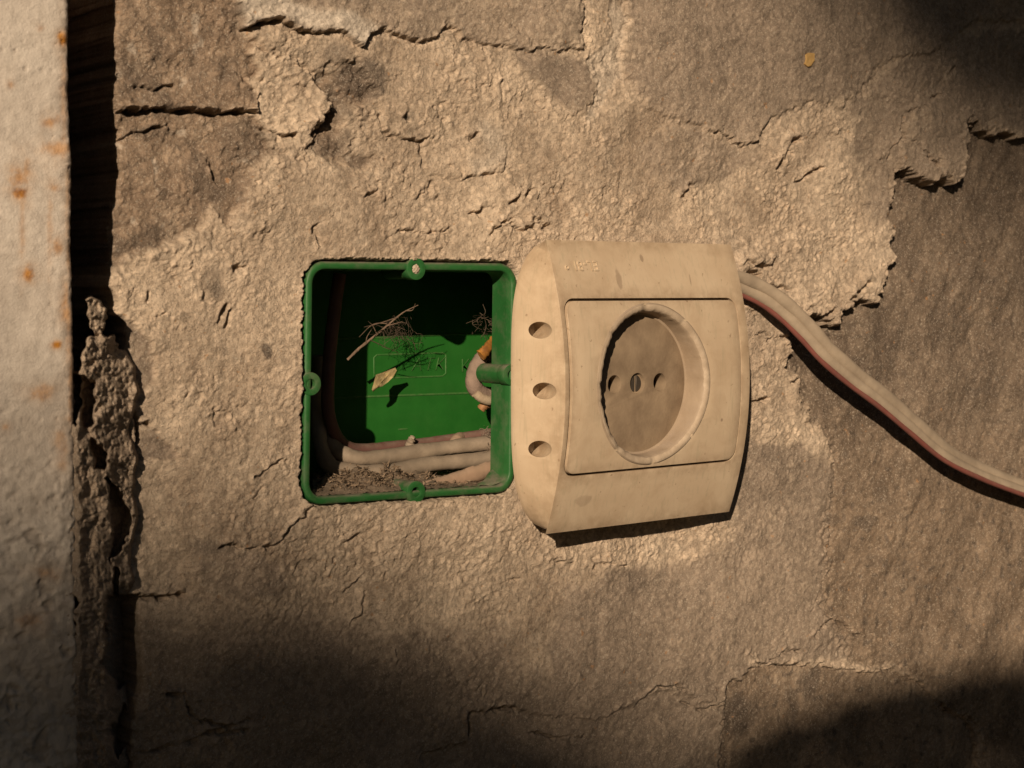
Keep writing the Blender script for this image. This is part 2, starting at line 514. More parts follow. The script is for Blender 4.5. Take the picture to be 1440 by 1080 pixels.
    # --- cracks
    cr = [
     (tr('A', 45, 350, 120, 345, 200, 335, 260, 345, 330, 345, 400, 352, 470, 350), 2.6, 3.2),
     (tr('A', 95, 270, 130, 282, 190, 268, 220, 272), 2.4, 2.2), (tr('A', 50, 440, 90, 410, 150, 405, 200, 390), 2, 1.5),
     (tr('A', 490, 405, 530, 415, 580, 425), 2.2, 3.0), (tr('A', 640, 418, 670, 400, 694, 365, 692, 320), 4.5, 3.0),
     (tr('A', 430, 92, 470, 74, 520, 64, 560, 78, 600, 100, 640, 104), 3.2, 2.6), (tr('A', 330, 510, 350, 570, 380, 590), 2, 1.8),
     (tr('I', 440, 60, 470, 130, 500, 180, 600, 205, 700, 205, 760, 170), 1.8, 1.3),
     (tr('I', 620, 70, 640, 90), 3.5, 1.8), (tr('I', 720, 210, 700, 290, 715, 380), 1.6, 1.2),
     (tr('I', 780, 460, 740, 510, 680, 550), 1.8, 1.3), (tr('I', 880, 360, 950, 380, 980, 430, 1100, 415, 1180, 400, 1210, 340), 2.0, 1.5),
     (tr('I', 1000, 210, 1040, 170), 2.0, 1.5), (tr('I', 480, 805, 570, 745, 680, 775, 790, 760, 880, 730), 1.6, 1.2),
     (tr('I', 1015, 655, 1060, 645, 1085, 620, 1130, 600), 2.4, 2.0), (tr('I', 1130, 775, 1140, 735, 1190, 715, 1245, 685), 2.4, 2.4),
     (tr('I', 1230, 720, 1300, 750, 1355, 775), 1.8, 1.6), (tr('I', 1340, 745, 1375, 740, 1380, 690, 1440, 700), 3.0, 2.6),
     (tr('I', 1245, 590, 1280, 580, 1300, 535), 2.2, 2.0), (tr('I', 1345, 550, 1370, 510), 2.2, 2.0),
     (tr('I', 360, 540, 390, 545, 430, 500), 2.0, 1.4), (tr('I', 30, 750, 60, 800, 80, 850), 1.5, 1.5), (tr('I', 30, 740, 110, 690, 160, 640), 1.4, 1.0),
     (tr('B', 0, 655, 45, 658), 3.0, 2.6), (tr('B', 440, 575, 470, 545, 480, 530), 2.0, 1.6),
     (tr('B', 715, 500, 740, 470, 760, 420, 785, 412), 3.2, 3.0), (tr('B', 770, 530, 800, 522, 845, 493), 2.2, 1.8),
     (tr('B', 530, 385, 620, 428, 660, 424), 1.8, 1.4), (tr('B', 665, 400, 690, 355), 1.6, 1.2),
     (tr('B', 1030, 475, 1050, 440, 1080, 402, 1075, 340), 2.2, 1.8), (tr('B', 1110, 415, 1135, 440, 1150, 465, 1175, 490), 2.6, 2.0),
     (tr('B', 1200, 245, 1230, 205), 1.8, 1.4), (tr('B', 1090, 325, 1125, 318), 1.8, 1.2), (tr('B', 1155, 280, 1195, 282), 1.6, 1.2),
     (tr('J', 255, 290, 300, 320, 400, 310, 485, 285), 4.0, 5.0), (tr('J', 170, 405, 230, 400, 300, 395, 330, 405), 4.5, 5.0),
     (tr('J', 180, 290, 200, 265, 245, 270), 1.6, 1.6), (tr('J', 400, 480, 460, 500, 560, 530, 660, 570), 2.0, 1.8),
     (tr('J', 760, 745, 840, 750, 910, 725), 1.8, 1.6), (tr('J', 890, 830, 950, 840, 1090, 800), 3.0, 3.5),
     (tr('J', 1070, 880, 1160, 890), 3.2, 3.0), (tr('J', 1185, 840, 1220, 870), 2.6, 2.4), (tr('J', 1280, 650, 1330, 600, 1420, 540, 1440, 500), 3.6, 3.6),
     (tr('J', 1160, 780, 1240, 760), 1.8, 1.6), (tr('J', 820, 300, 890, 270, 940, 190), 1.5, 1.2), (tr('J', 230, 1030, 330, 990, 400, 970, 440, 1010), 1.8, 1.8),
     (tr('J', 210, 760, 280, 850), 1.8, 1.6), (tr('J', 460, 1060, 520, 1050, 610, 1040), 2.6, 2.4),
     (tr('H', 150, 605, 200, 600), 2.4, 2.2), (tr('H', 320, 530, 355, 510), 2, 2),
     (tr('C', 640, 65, 600, 110, 565, 150, 535, 185, 490, 195, 440, 197, 385, 188, 360, 200), 1.8, 2.4),
     (tr('C', 90, 362, 200, 355, 245, 348), 2.6, 3.0), (tr('C', 800, 300, 750, 340), 1.5, 1.2), (tr('C', 812, 340, 795, 410, 760, 440), 1.5, 1.3),
     (tr('C', 185, 660, 240, 665, 260, 710, 300, 740, 370, 755, 430, 738), 2.2, 2.6), (tr('C', 1132, 775, 1130, 740, 1145, 710, 1190, 705, 1235, 700, 1270, 703), 3.0, 3.0),
     (tr('C', 90, 832, 160, 830, 250, 800, 330, 770, 420, 765), 2.0, 2.2), (tr('C', 880, 470, 910, 510, 905, 560), 1.2, .8),
     (tr('C', 1250, 300, 1290, 290), 1.8, 1.4), (tr('C', 1400, 238, 1450, 240), 1.8, 1.6), (tr('C', 750, 190, 800, 155), 1.8, 1.6),
     (tr('D', 635, 500, 660, 530, 690, 525, 735, 495, 770, 490), 1.7, 2.2),
     (tr('D', 555, 650, 555, 610, 570, 585, 610, 560, 645, 540, 720, 528, 800, 535, 870, 545, 960, 558, 1040, 548, 1090, 565, 1150, 600, 1200, 645, 1250, 680, 1295, 690, 1310, 740), 1.5, 1.8),
     (tr('D', 250, 670, 300, 640, 350, 610, 360, 590, 420, 595, 465, 620), 1.7, 2.2), (tr('D', 440, 640, 480, 660, 540, 650, 555, 620), 1.4, 1.6),
     (tr('D', 820, 450, 850, 415, 880, 400, 915, 408, 940, 445, 965, 440), 1.5, 1.8), (tr('D', 990, 440, 1020, 470), 1.5, 1.4),
     (tr('D', 872, 120, 872, 260, 855, 300, 835, 340, 815, 380), 1.4, 1.2), (tr('D', 175, 250, 190, 235, 270, 240), 1.7, 1.5), (tr('D', 60, 230, 100, 225), 1.6, 1.4),
     (tr('D', 0, 735, 60, 745, 150, 742), 1.5, 1.6),
     (tr('G', 115, 765, 130, 830, 118, 930, 90, 1015), 4.0, 5.0), (tr('G', 130, 805, 190, 822), 2.0, 2.0), (tr('G', 560, 140, 610, 122), 2.6, 1.8),
     (tr('G', 480, 380, 515, 325), 2.2, 1.8), (tr('G', 520, 400, 535, 350), 2, 1.5), (tr('G', 640, 1050, 690, 1010, 790, 985), 1.6, 1.4),
     (tr('G', 170, 290, 180, 250), 2.4, 1.6), (tr('G', 200, 350, 220, 335), 2.4, 1.6),
    ]
    wob = 0.25+1.15*np.clip(fbm(u, v, 5.0, 3, 97)+0.45, 0, 1)
    Xc = PX + 3.2*fx + 5*w1; Yc = PY + 3.2*fy + 5*w2
    for pts, wd, dp in cr:
        d = line_d(Xc, Yc, pts, 25)
        k = d < 24
        if k.any():
            h[k] -= dp*wob[k]*np.exp(-(d[k]/(wd*wob[k]))**2)
            d2 = line_d(Xc[k]+2.0*wd, Yc[k]+2.2*wd, pts, 60)
            h[k] += 0.30*dp*np.exp(-(d2/(2.2*wd))**2)*wob[k]
    # hairline crazing
    web = np.abs(fbm(wu, wv, 26, 3, 101))
    wm = sstep(fbm(u, v, 35, 2, 103), 0.05, 0.4)
    h -= 0.5*wm*np.exp(-(web/0.012)**2)*(0.4+0.6*rough)
    # --- dark gap beside the post
    gap = [(-900, -400), (166, -400)] + tr('E', 333, 0, 332, 100, 328, 180, 330, 260, 338, 340, 346, 420, 340, 490, 322, 565, 305, 610, 302, 700, 304, 790, 315, 870, 345, 920, 350, 960, 337, 1000, 342, 1080) + \
        tr('F', 335, 100, 330, 230, 355, 300, 365, 380, 350, 450, 330, 520, 330, 590, 385, 600, 385, 690, 400, 800, 380, 880, 370, 1000, 360, 1080) + [(175, 1500), (-900, 1500)]
    g = poly_sd(PX + 7*w1 + 3.5*fx, PY + 5*w2 + 2*fy, gap, 40)
    gm = sstep(g, -1.0, 2.2)
    h -= 1.6*np.exp(-np.clip(-g, 0, 40)/3.0)*(1-gm)
    h = h*(1-gm) - 34*gm
    # --- round the box rim: plaster was trowelled up to it
    sb = poly_sd(PX, PY, box_px, 40)
    near = np.exp(-np.clip(-sb, 0, 40)/9.0)
    h = h*(1-0.75*near) + near*(0.35 + 0.5*n2 + 0.35*n6)
    ragged = sb + 2.6*fx + 1.5*n1
    hole = sstep(ragged, -2.0, 0.5)
    h -= hole*5.0
    h -= 3.0*sstep(poly_sd(PX, PY, [(770, 370), (1000, 370), (985, 690), (770, 700)], 40), 0, 30)
    stain_shade = np.zeros_like(h)
    for x, y, rx, ry, s in ((375, 497, 7, 8, .9), (577, 167, 5, 6, .9), (640, 174, 3, 4, .8), (507, 228, 14, 10, .6), (470, 75, 16, 14, .6), (510, 112, 34, 28, .8), (345, 200, 36, 30, .5), (205, 118, 26, 10, .6), (215, 185, 30, 9, .5), (475, 145, 14, 26, .55), (460, 205, 26, 14, .55), (530, 130, 14, 8, .8),
                            (475, 200, 18, 16, .55), (300, 395, 16, 22, .5), (307, 412, 8, 14, .7), (1145, 962, 12, 20, .7), (1037, 1006, 22, 30, .75), (1062, 1006, 12, 14, .5), (1118, 985, 10, 22, .5),
                            (1212, 735, 12, 10, .7), (1178, 730, 16, 10, .4), (1230, 788, 8, 10, .5), (1380, 550, 16, 9, .7), (1263, 513, 9, 8, .7), (1338, 475, 6, 5, .7), (1402, 392, 9, 8, .7), (1365, 418, 6, 7, .6),
                            (1211, 455, 9, 12, .6), (1425, 590, 16, 12, .5), (1372, 360, 8, 6, .5), (1385, 265, 6, 5, .5), (1270, 590, 10, 6, .4), (1185, 835, 8, 6, .4), (330, 250, 20, 26, .35), (560, 960, 5, 6, .5),
                            (300, 770, 26, 12, .45), (1080, 640, 14, 10, .3), (895, 820, 14, 12, .35), (365, 190, 8, 6, .6), (280, 90, 14, 30, .3), (1240, 690, 10, 22, .4), (1265, 640, 8, 18, .35), (1300, 620, 10, 16, .3)):
        d = np.hypot((X-x)/rx, (Y-y)/ry)
        stain_shade = np.maximum(stain_shade, s*sstep(1.35-d, 0, 0.6))
    speck = sstep(perlin(u/3.3+7, v/3.3, 107), 0.42, 0.6)*concm*0.7
    stain_shade = np.maximum(stain_shade, speck)
    mottp = fbm(u, v, 16, 5, 341, .62)
    streak = sstep(fbm((u*0.85-v*0.5)*1.3, (v*0.85+u*0.5)*0.34, 34, 3, 109, .5), -0.4, 0.5)*0.45 + 0.55*sstep(mottp, -.4, .5)
    mott = 0.75*fbm(u, v, 13, 5, 301, 0.62) + 0.35*fbm(u, v, 2.4, 3, 307)
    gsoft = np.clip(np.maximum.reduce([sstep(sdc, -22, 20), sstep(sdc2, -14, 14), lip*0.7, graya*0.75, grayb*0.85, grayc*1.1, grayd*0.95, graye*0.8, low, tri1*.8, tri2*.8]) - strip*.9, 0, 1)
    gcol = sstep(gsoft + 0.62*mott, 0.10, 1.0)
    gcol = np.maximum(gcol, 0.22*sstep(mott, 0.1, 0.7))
    bcol = sstep(sstep(sdb, -16, 18)*(1-0.9*flake) + 0.60*mott, 0.12, 0.95)
    grime = bcol*sstep(fbm(u, v, 15, 5, 317, .65), 0.0, 0.55) + 0.5*np.exp(-(np.clip(sdb, -60, 60)/26.0)**2)*sstep(fbm(u, v, 6, 4, 319), 0.05, .5)*(PX < 520)
    stain_shade = np.maximum(stain_shade, np.clip(0.62*grime, 0, .7))
    ccol = np.clip(sstep(np.clip(sdd, -40, 40), -12, 12)*(1-chip) + low2*.9, 0, 1)*(0.82+0.25*sstep(mott, -.4, .4))
    ccol = np.clip(ccol, 0, 1)
    stain_shade = np.maximum(stain_shade, conc*(0.46+0.35*mott)*(1-sstep(Y, 520, 760)))  # upper concrete: own dark tone plus soft corner shade painted into the colour
    stain_shade = np.clip(stain_shade, 0, 1)
    region = np.zeros(h.shape, np.int8)
    region[grey > 0.5] = 1
    region[brown > 0.5] = 2
    region[concm > 0.5] = 3
    limem = np.clip(lime*0.9*lip + lime2*0.5 + strip*0.45 + sstep(fbm(u, v, 6, 3, 113), .55, .8)*0.5*brown, 0, 1)
    global tint
    tint = np.clip(0.5 + (r1-0.5)*0.55*(g1 < .5) + (r3-0.5)*0.7 + 0.35*mott, 0, 1)
    return h, bcol, gcol, ccol, stain_shade, limem, streak, region, (sb > 2.0), gm

H, brown, grey, concm, stain_shade, limem, streak, region, cut, gapm = wall_height()
wallP = np.stack([u*MM, -H*MM, v*MM], 1).astype(np.float32)

def wall_material():
    mt, t, b = mat('weathered_plaster')
    n = N(t)
    a1 = n.new('ShaderNodeAttribute', attribute_name='coat')
    a2 = n.new('ShaderNodeAttribute', attribute_name='wear')
    s1 = n.new('ShaderNodeSeparateColor'); n.link(a1.outputs['Color'], s1.inputs[0])
    s2 = n.new('ShaderNodeSeparateColor'); n.link(a2.outputs['Color'], s2.inputs[0])
    big = n.noise(28, 6, 0.6, dist=0.4); mid = n.noise(140, 5, 0.65); fine = n.noise(700, 5, 0.7); grain = n.noise(1900, 3, 0.6)
    tan = n.mix(n.ramp(big, 0.36, 0.66), (0.65, 0.525, 0.402), (0.41, 0.318, 0.238))
    tan = n.mix(n.math('MULTIPLY', n.ramp(mid, 0.45, 0.7), 0.45), tan, (0.66, 0.55, 0.435))
    br = n.mix(n.ramp(mid, 0.35, 0.7), (0.26, 0.19, 0.137), (0.375, 0.283, 0.207))
    gr = n.mix(n.ramp(big, 0.35, 0.65), (0.235, 0.188, 0.148), (0.345, 0.275, 0.215))
    co = n.mix(s2.outputs[1], (0.145, 0.107, 0.077), (0.275, 0.207, 0.149))
    co = n.mix(n.math('MULTIPLY', n.ramp(mid, 0.5, 0.72), 0.5), co, (0.30, 0.235, 0.178))
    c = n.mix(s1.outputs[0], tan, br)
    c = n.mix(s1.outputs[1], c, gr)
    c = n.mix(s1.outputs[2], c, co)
    c = n.mix(s2.outputs[0], c, (0.60, 0.53, 0.45))
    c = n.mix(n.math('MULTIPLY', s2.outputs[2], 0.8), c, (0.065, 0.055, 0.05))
    tn = n.math('ADD', n.math('MULTIPLY', a1.outputs['Alpha'], 0.52), 0.74)
    cc = n.new('ShaderNodeCombineColor')
    for k in range(3): n.link(tn, cc.inputs[k])
    c = n.mix(1.0, c, cc.outputs[0], 'MULTIPLY')
    # sand grains, light and dark, and a few rusty ones
    c = n.mix(n.math('MULTIPLY', n.ramp(fine, 0.50, 0.63), 0.34), c, (0.19, 0.145, 0.11))
    c = n.mix(n.math('MULTIPLY', n.ramp(grain, 0.55, 0.66), 0.5), c, (0.60, 0.53, 0.44))
    c = n.mix(n.math('MULTIPLY', n.ramp(n.noise(420, 2, .5), 0.71, 0.76), 0.6), c, (0.42, 0.23, 0.11))
    c = n.mix(n.math('MULTIPLY', n.ramp(n.noise(1300, 4, .6), 0.56, 0.66), 0.38), c, (0.10, 0.078, 0.062))
    n.link(c, b.inputs['Base Color'])
    b.inputs['Roughness'].default_value = 0.95
    b.inputs['Specular IOR Level'].default_value = 0.12
    p = n.bump(n.noise(1700, 5, 0.65), 1.0, 0.0006, b)
    st_ = n.math('SUBTRACT', 1.0, n.math('MULTIPLY', n.math('MAXIMUM', s1.outputs[1], s1.outputs[2]), 0.6))
    n.link(st_, p.node.inputs['Strength'])
    n.bump(n.noise(3600, 3, 0.6), 0.8, 0.0003, b, p)
    return mt
WALLMAT = wall_material()

wall = tag(empty('plaster_wall', (0, 0, float(vg[0])*MM)), 'crumbling tan plaster wall with cracks and flaked patches around the green box', 'wall')
def build_wall():
    nr, nc = shape
    idx = np.arange(nr*nc).reshape(shape)
    q = np.stack([idx[:-1, :-1], idx[:-1, 1:], idx[1:, 1:], idx[1:, :-1]], -1).reshape(-1, 4)
    keep = ~(cut[q].all(1))
    q = q[keep]
    # vertex normals of the whole sheet, so that the parts meet without seams
    G = wallP.reshape(nr, nc, 3)
    du = np.gradient(G, axis=1); dv = np.gradient(G, axis=0)
    nn = np.cross(du, dv); nn /= np.linalg.norm(nn, axis=2, keepdims=True)+1e-12
    nn = nn.reshape(-1, 3)
    reg = np.median(region[q], axis=1).astype(int)
    off = np.array([0, 0, float(vg[0])*MM], np.float32)
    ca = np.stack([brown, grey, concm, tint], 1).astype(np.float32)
    cb = np.stack([limem, streak, stain_shade, np.ones_like(brown)], 1).astype(np.float32)
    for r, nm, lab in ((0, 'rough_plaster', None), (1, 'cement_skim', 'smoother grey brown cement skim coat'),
                       (2, 'brown_undercoat', 'smooth brown undercoat laid bare'), (3, 'concrete_base', 'dark speckled concrete where the plaster has fallen')):
        qq = q[reg == r]
        used, inv = np.unique(qq, return_inverse=True)
        me = mesh_np(nm, wallP[used]-off, inv.reshape(-1, 4))
        for an, arr in (('coat', ca), ('wear', cb)):
            at_ = me.color_attributes.new(an, 'FLOAT_COLOR', 'POINT')
            at_.data.foreach_set('color', arr[used].ravel())
        smooth(me)
        me.normals_split_custom_set_from_vertices(nn[used].tolist())
        o = link(nm, me, WALLMAT, wall)
        if lab: o['label'] = lab
build_wall()

# ---- mortar packed between post and plaster (lower part of the gap)
HP = 18.7
def mortar():
    xs = np.arange(92, 214, 0.9); ys = np.arange(396, 1180, 1.3)
    X, Y = np.meshgrid(xs, ys)
    line = HP-(X-105)/3.43                     # the grazing line of the sun past the post's edge
    uu = X/4.8; vv = Y/4.8
    w1 = fbm(uu, vv, 6, 3, 5); w2 = fbm(uu, vv, 2.2, 3, 6)
    Xw = X+6*w1+2*w2; Yw = Y+6*fbm(uu, vv, 6, 3, 7)
    def pm(pts, s=2.5): return sstep(poly_sd(Xw.ravel().astype(np.float32), Yw.ravel().astype(np.float32), pts, 30).reshape(X.shape), -s, s)
    b = np.full(X.shape, 3.0)
    b += 1.6*fbm(uu, vv, 10, 3, 8) + 1.2*fbm(uu, vv, 3.0, 3, 9) + 0.5*perlin(uu/1.0, vv/1.0, 10)
    deep = pm([(80, 300), (210, 300), (210, 490), (165, 492), (162, 470), (140, 470), (120, 478), (108, 520), (80, 520)])
    lump = np.maximum.reduce([pm(tr('K', 200, 125, 245, 122, 285, 140, 298, 220, 290, 310, 235, 320, 215, 230)), pm(tr('K', 270, 345, 355, 340, 350, 430, 370, 560, 430, 660, 300, 700, 290, 480)),
                              pm(tr('K', 200, 400, 235, 385, 240, 560, 215, 560))])
    holes = np.maximum.reduce([pm(tr('F', 205, -20, 225, -20, 228, 60, 215, 120, 205, 110)), pm(tr('F', 228, -20, 262, 0, 265, 110, 235, 120)), pm(tr('F', 255, 150, 300, 190, 300, 240, 260, 240)), pm(tr('F', 300, 265, 330, 290, 365, 370, 350, 450, 315, 500, 320, 400)),
                               pm(tr('F', 300, 600, 385, 595, 390, 690, 410, 800, 335, 850, 290, 790, 300, 690)), pm(tr('F', 308, 970, 350, 905, 375, 1000, 330, 1055)),
                               pm(tr('F', 318, 515, 332, 520, 330, 600, 316, 600)), pm(tr('F', 200, 600, 213, 600, 213, 710, 203, 710))])
    b -= 26*deep
    b = b*(1-lump) + lump*(3.6 + 1.4*w2)
    b -= 9*holes
    b -= 5*(1-sstep(X, 104, 122))*(1-sstep(Y, 560, 640))
    lump2 = 1.6*fbm(uu, vv, 9, 3, 8) + 1.1*fbm(uu, vv, 3.0, 3, 9) + 0.4*perlin(uu/1.0, vv/1.0, 10)
    xr = 8*fbm(0*uu, vv, 12, 3, 18)
    mid = sstep(Y, 470, 530)*(1-sstep(Y, 815, 850))
    plate = 16.6 - 4.0*sstep(X, 108, 150) - (11.5-3.5*mid)*sstep(X+xr, 146-8*mid, 174+14*mid) + lump2
    h = plate*(1-deep*(1-lump)) + (-30)*deep*(1-lump) - 11*holes
    h -= 4.0*(1-sstep(X, 103, 121))*(1-sstep(Y, 520, 580))
    h += 2.6*(1-sstep(X, 104, 124))*sstep(Y, 560, 620)
    h = np.minimum(h, HP-0.6)
    h -= 10*sstep(X+xr, 172+14*mid, 184+12*mid)
    P = np_at(X, Y, h)
    nr, nc = X.shape
    idx = np.arange(nr*nc).reshape(nr, nc)
    q = np.stack([idx[:-1, :-1], idx[1:, :-1], idx[1:, 1:], idx[:-1, 1:]], -1).reshape(-1, 4)
    me = mesh_np('mortar_fill', P.reshape(-1, 3), q)
    g = 0.35+0.65*sstep(Y+30*w1, 760, 860)
    ca = np.stack([0.25*np.ones_like(g), g, 0*g, .5+.5*np.clip(w2, -1, 1)], -1).astype(np.float32).ravel()
    cb = np.stack([0*g, 0*g, 0.4*sstep(w2, .3, .6), 1+0*g], -1).astype(np.float32).ravel()
    for an, arr in (('coat', ca), ('wear', cb)):
        at_ = me.color_attributes.new(an, 'FLOAT_COLOR', 'POINT'); at_.data.foreach_set('color', arr)
    smooth(me)
    put('mortar_fill', me, WALLMAT, wall)['label'] = 'lumpy mortar packed between post and plaster'
mortar()

# ================================================================== THE POST
def post_material():
    mt, t, b = mat('old_white_paint')
    n = N(t)
    a = n.new('ShaderNodeAttribute', attribute_name='rust')
    s = n.new('ShaderNodeSeparateColor'); n.link(a.outputs['Color'], s.inputs[0])
    c = n.mix(n.ramp(n.noise(45, 5, .6), .35, .68), (0.60, 0.545, 0.485), (0.49, 0.435, 0.38))
    c = n.mix(n.math('MULTIPLY', n.ramp(n.noise(420, 6, .7), .47, .62), .35), c, (0.31, 0.265, 0.225))
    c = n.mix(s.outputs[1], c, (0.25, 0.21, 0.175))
    r = n.mix(n.ramp(n.noise(500, 4, .6), .4, .65), (0.46, 0.20, 0.025), (0.22, 0.085, 0.018))
    f = n.math('MULTIPLY', s.outputs[0], n.ramp(n.noise(380, 6, .7), .12, .50))
    c = n.mix(f, c, r)
    n.link(c, b.inputs['Base Color'])
    b.inputs['Roughness'].default_value = 0.6
    b.inputs['Specular IOR Level'].default_value = 0.25
    p = n.bump(n.noise(520, 6, .65), 0.7, 0.00025, b)
    n.bump(n.noise(1900, 3, .6), .7, .00025, b, p)
    return mt
def build_post():
    pr = at(105, 540, HP)
    edge = pr.x/MM; y1 = at(50, -120, HP).z/MM+10; y0 = at(50, 1200, HP).z/MM-10
    post = tag(empty('steel_post', (pr.x-0.04, 0.02, y0*MM)), 'white painted steel post with orange rust spots beside the dark gap', 'post')
    # profile round the section: from far left on the front face, over the rounded edge, back along the side
    prof = []
    for x in np.arange(-78, -1.6, 0.5): prof.append((x, 0.0, -1, 0))
    for k in range(0, 9):
        a = math.pi/2*k/8
        prof.append((-1.6+1.6*math.sin(a), -1.6+1.6*math.cos(a), -math.cos(a), math.sin(a)))
    for d in np.concatenate([np.arange(2.2, 14, 0.8), np.arange(14, 90, 6.0)]): prof.append((0.0, -d, 0, 1))
    prof = np.array(prof)
    vv = np.arange(y0, y1, 0.45)
    A, Vv = np.meshgrid(np.arange(len(prof)), vv)
    ex = prof[A, 0]; eh = prof[A, 1]; ny = prof[A, 2]; nx = prof[A, 3]
    s = np.cumsum(np.r_[0, np.hypot(np.diff(prof[:, 0]), np.diff(prof[:, 1]))])[A]
    px, py = np_px(np.stack([(edge+ex)*MM, -(HP+eh)*MM, Vv*MM], -1))
    low = sstep(py + 60*fbm(s, Vv, 25, 3, 3), 480, 760)
    d = 0.35*fbm(s, Vv, 22, 3, 1) + 0.12*fbm(s, Vv, 5, 4, 2)*(1+1.4*low) + 0.05*fbm(s, Vv, 1.6, 3, 22)*(1+2*low)
    d -= 0.5*sstep(perlin(s/1.3, Vv/1.3, 24), .52, .75)*sstep(fbm(s, Vv, 18, 2, 26), -.2, .4)
    f1 = fbm(s, Vv, 3.0, 4, 4)
    d += low*(0.30*f1 + 0.25*np.abs(fbm(s, Vv, 7, 3, 12)))
    # paint blisters that have burst, mostly low down
    bl = sstep(fbm(s+1.5*f1, Vv*0.8, 6.5, 3, 14), 0.36, 0.52)*low
    d -= 0.45*bl
    d += 0.25*np.exp(-((fbm(s+1.5*f1, Vv*0.8, 6.5, 3, 14)-0.33)/0.06)**2)*low
    d -= 0.35*sstep(fbm(s, Vv, 2.0, 3, 15), .45, .7)*(0.25+0.75*low)*0.6
    edgew = np.exp(-((s-77.0)/1.8)**2)
    d -= edgew*0.5*np.clip(fbm(s*0.3, Vv, 4, 4, 16)+.2, 0, 1)
    X = edge + ex + nx*d; Hh = HP + eh - ny*d
    P = np.stack([X*MM, -Hh*MM, Vv*MM], -1)
    rust = np.zeros(X.shape); dirt = 0.55*bl
    w = fbm(s, Vv, 4, 4, 21)
    for x, y, rx, ry, k in ((90, 56, 8, 12, 1), (30, 270, 11, 12, 1), (28, 250, 13, 22, .7), (75, 170, 12, 10, .75), (78, 212, 22, 14, .65), (77, 265, 10, 9, .6), (40, 385, 10, 10, .9), (35, 240, 7, 16, .6),
                            (82, 345, 8, 10, .7), (81, 485, 6, 6, 1), (93, 430, 7, 34, .6), (97, 470, 6, 60, .45), (60, 550, 22, 10, .5), (96, 280, 5, 60, .4), (98, 120, 4, 60, .35), (65, 805, 18, 10, .5), (45, 872, 16, 12, .6), (98, 360, 5, 40, .4), (8, 602, 6, 6, .5), (90, 150, 5, 90, .42), (70, 320, 4, 60, .35), (31, 320, 4, 50, .4), (100, 540, 4, 80, .5), (15, 120, 5, 5, .5), (58, 40, 4, 4, .5), (88, 620, 10, 30, .4)):
        dd = np.hypot((px-x)/rx, (py-y)/ry) + 0.75*w
        rust = np.maximum(rust, k*sstep(1.5-dd, 0, 1.3))
        rust = np.maximum(rust, 0.30*k*sstep(2.6-dd, 0, 2.2))
    dirt = np.maximum(dirt, 0.75*edgew*sstep(w, -.3, .35))
    dirt = np.maximum(dirt, 0.55*sstep(w, .2, .6)*low)
    dirt = np.maximum(dirt, 0.6*sstep(perlin(s/1.3, Vv/1.3, 24), .52, .75)*sstep(fbm(s, Vv, 18, 2, 26), -.2, .4))
    dirt = np.maximum(dirt, 0.22*sstep(fbm(s, Vv, 30, 4, 28), .05, .5))
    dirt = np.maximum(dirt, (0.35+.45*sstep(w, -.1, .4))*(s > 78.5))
    nr, nc = X.shape
    idx = np.arange(nr*nc).reshape(nr, nc)
    q = np.stack([idx[:-1, :-1], idx[:-1, 1:], idx[1:, 1:], idx[1:, :-1]], -1).reshape(-1, 4)
    me = mesh_np('painted_face', P.reshape(-1, 3), q)
    a = me.color_attributes.new('rust', 'FLOAT_COLOR', 'POINT')
    a.data.foreach_set('color', np.stack([rust, dirt, 0*rust, 1+0*rust], -1).astype(np.float32).ravel())
    smooth(me)
    pm = post_material()
    put('painted_face', me, pm, post)
    # the far flank of the hollow section, out of sight from the front
    bm = bmesh.new()
    x0 = (edge-78)*MM; x1 = (edge-79.5)*MM
    vs = [bm.verts.new(p) for p in ((x0, -HP*MM, y0*MM), (x1, -(HP-1.5)*MM, y0*MM), (x1, 40*MM, y0*MM), (x0+.078, 42*MM, y0*MM),
                                    (x0, -HP*MM, y1*MM), (x1, -(HP-1.5)*MM, y1*MM), (x1, 40*MM, y1*MM), (x0+.078, 42*MM, y1*MM))]
    for i in range(3): bm.faces.new((vs[i], vs[i+1], vs[i+5], vs[i+4]))
    put('flank', bm_mesh('flank', bm), pm, post)
build_post()
# ================================================================== THE GREEN BOX
GREEN = plain('green_plastic', (0.018, 0.105, 0.024), (0.026, 0.130, 0.034), 160, 0.5, 0.00006, 900, dust=(0.21, 0.18, 0.145), dustamt=0.85, spec=0.35)
GREENB = plain('green_plastic_back', (0.012, 0.100, 0.012), (0.017, 0.122, 0.016), 120, 0.55, 0.00005, 700, dust=(0.12, 0.15, 0.07), dustamt=0.12, spec=0.3)
GREENL = plain('green_plastic_ridge', (0.030, 0.135, 0.026), (0.075, 0.155, 0.05), 500, 0.55, 0, spec=0.35)
DEPTH = 45.0
c0 = box_pt(.5, 1, DEPTH)
box = tag(empty('junction_box', c0), 'open green plastic wall box set flush in the plaster', 'junction box')

def ring_mesh(outer, inner, ofront, depth, bev=0.5):
    """frame between two outlines (lists of points with equal count), with softened front edges"""
    bm = bmesh.new()
    n = len(outer)
    def lay(pts, dy): return [bm.verts.new((p.x, p.y+dy*MM, p.z)) for p in pts]
    oc = [o.lerp(i, 0.18) for o, i in zip(outer, inner)]; ic = [o.lerp(i, 0.84) for o, i in zip(outer, inner)]
    L = [lay(outer, depth), lay(outer, ofront+bev), lay(oc, ofront), lay(ic, ofront), lay(inner, ofront+bev), lay(inner, depth)]
    for a, b in zip(L, L[1:]+[L[0]]):
        for k in range(n): bm.faces.new((a[k], a[(k+1) % n], b[(k+1) % n], b[k]))
    me = bm_mesh('rim', bm); smooth(me, 60)
    return me
RIMO = box_outline(0.0, 6.0, 0); RIMI = box_outline(2.15, 6.0, 0)
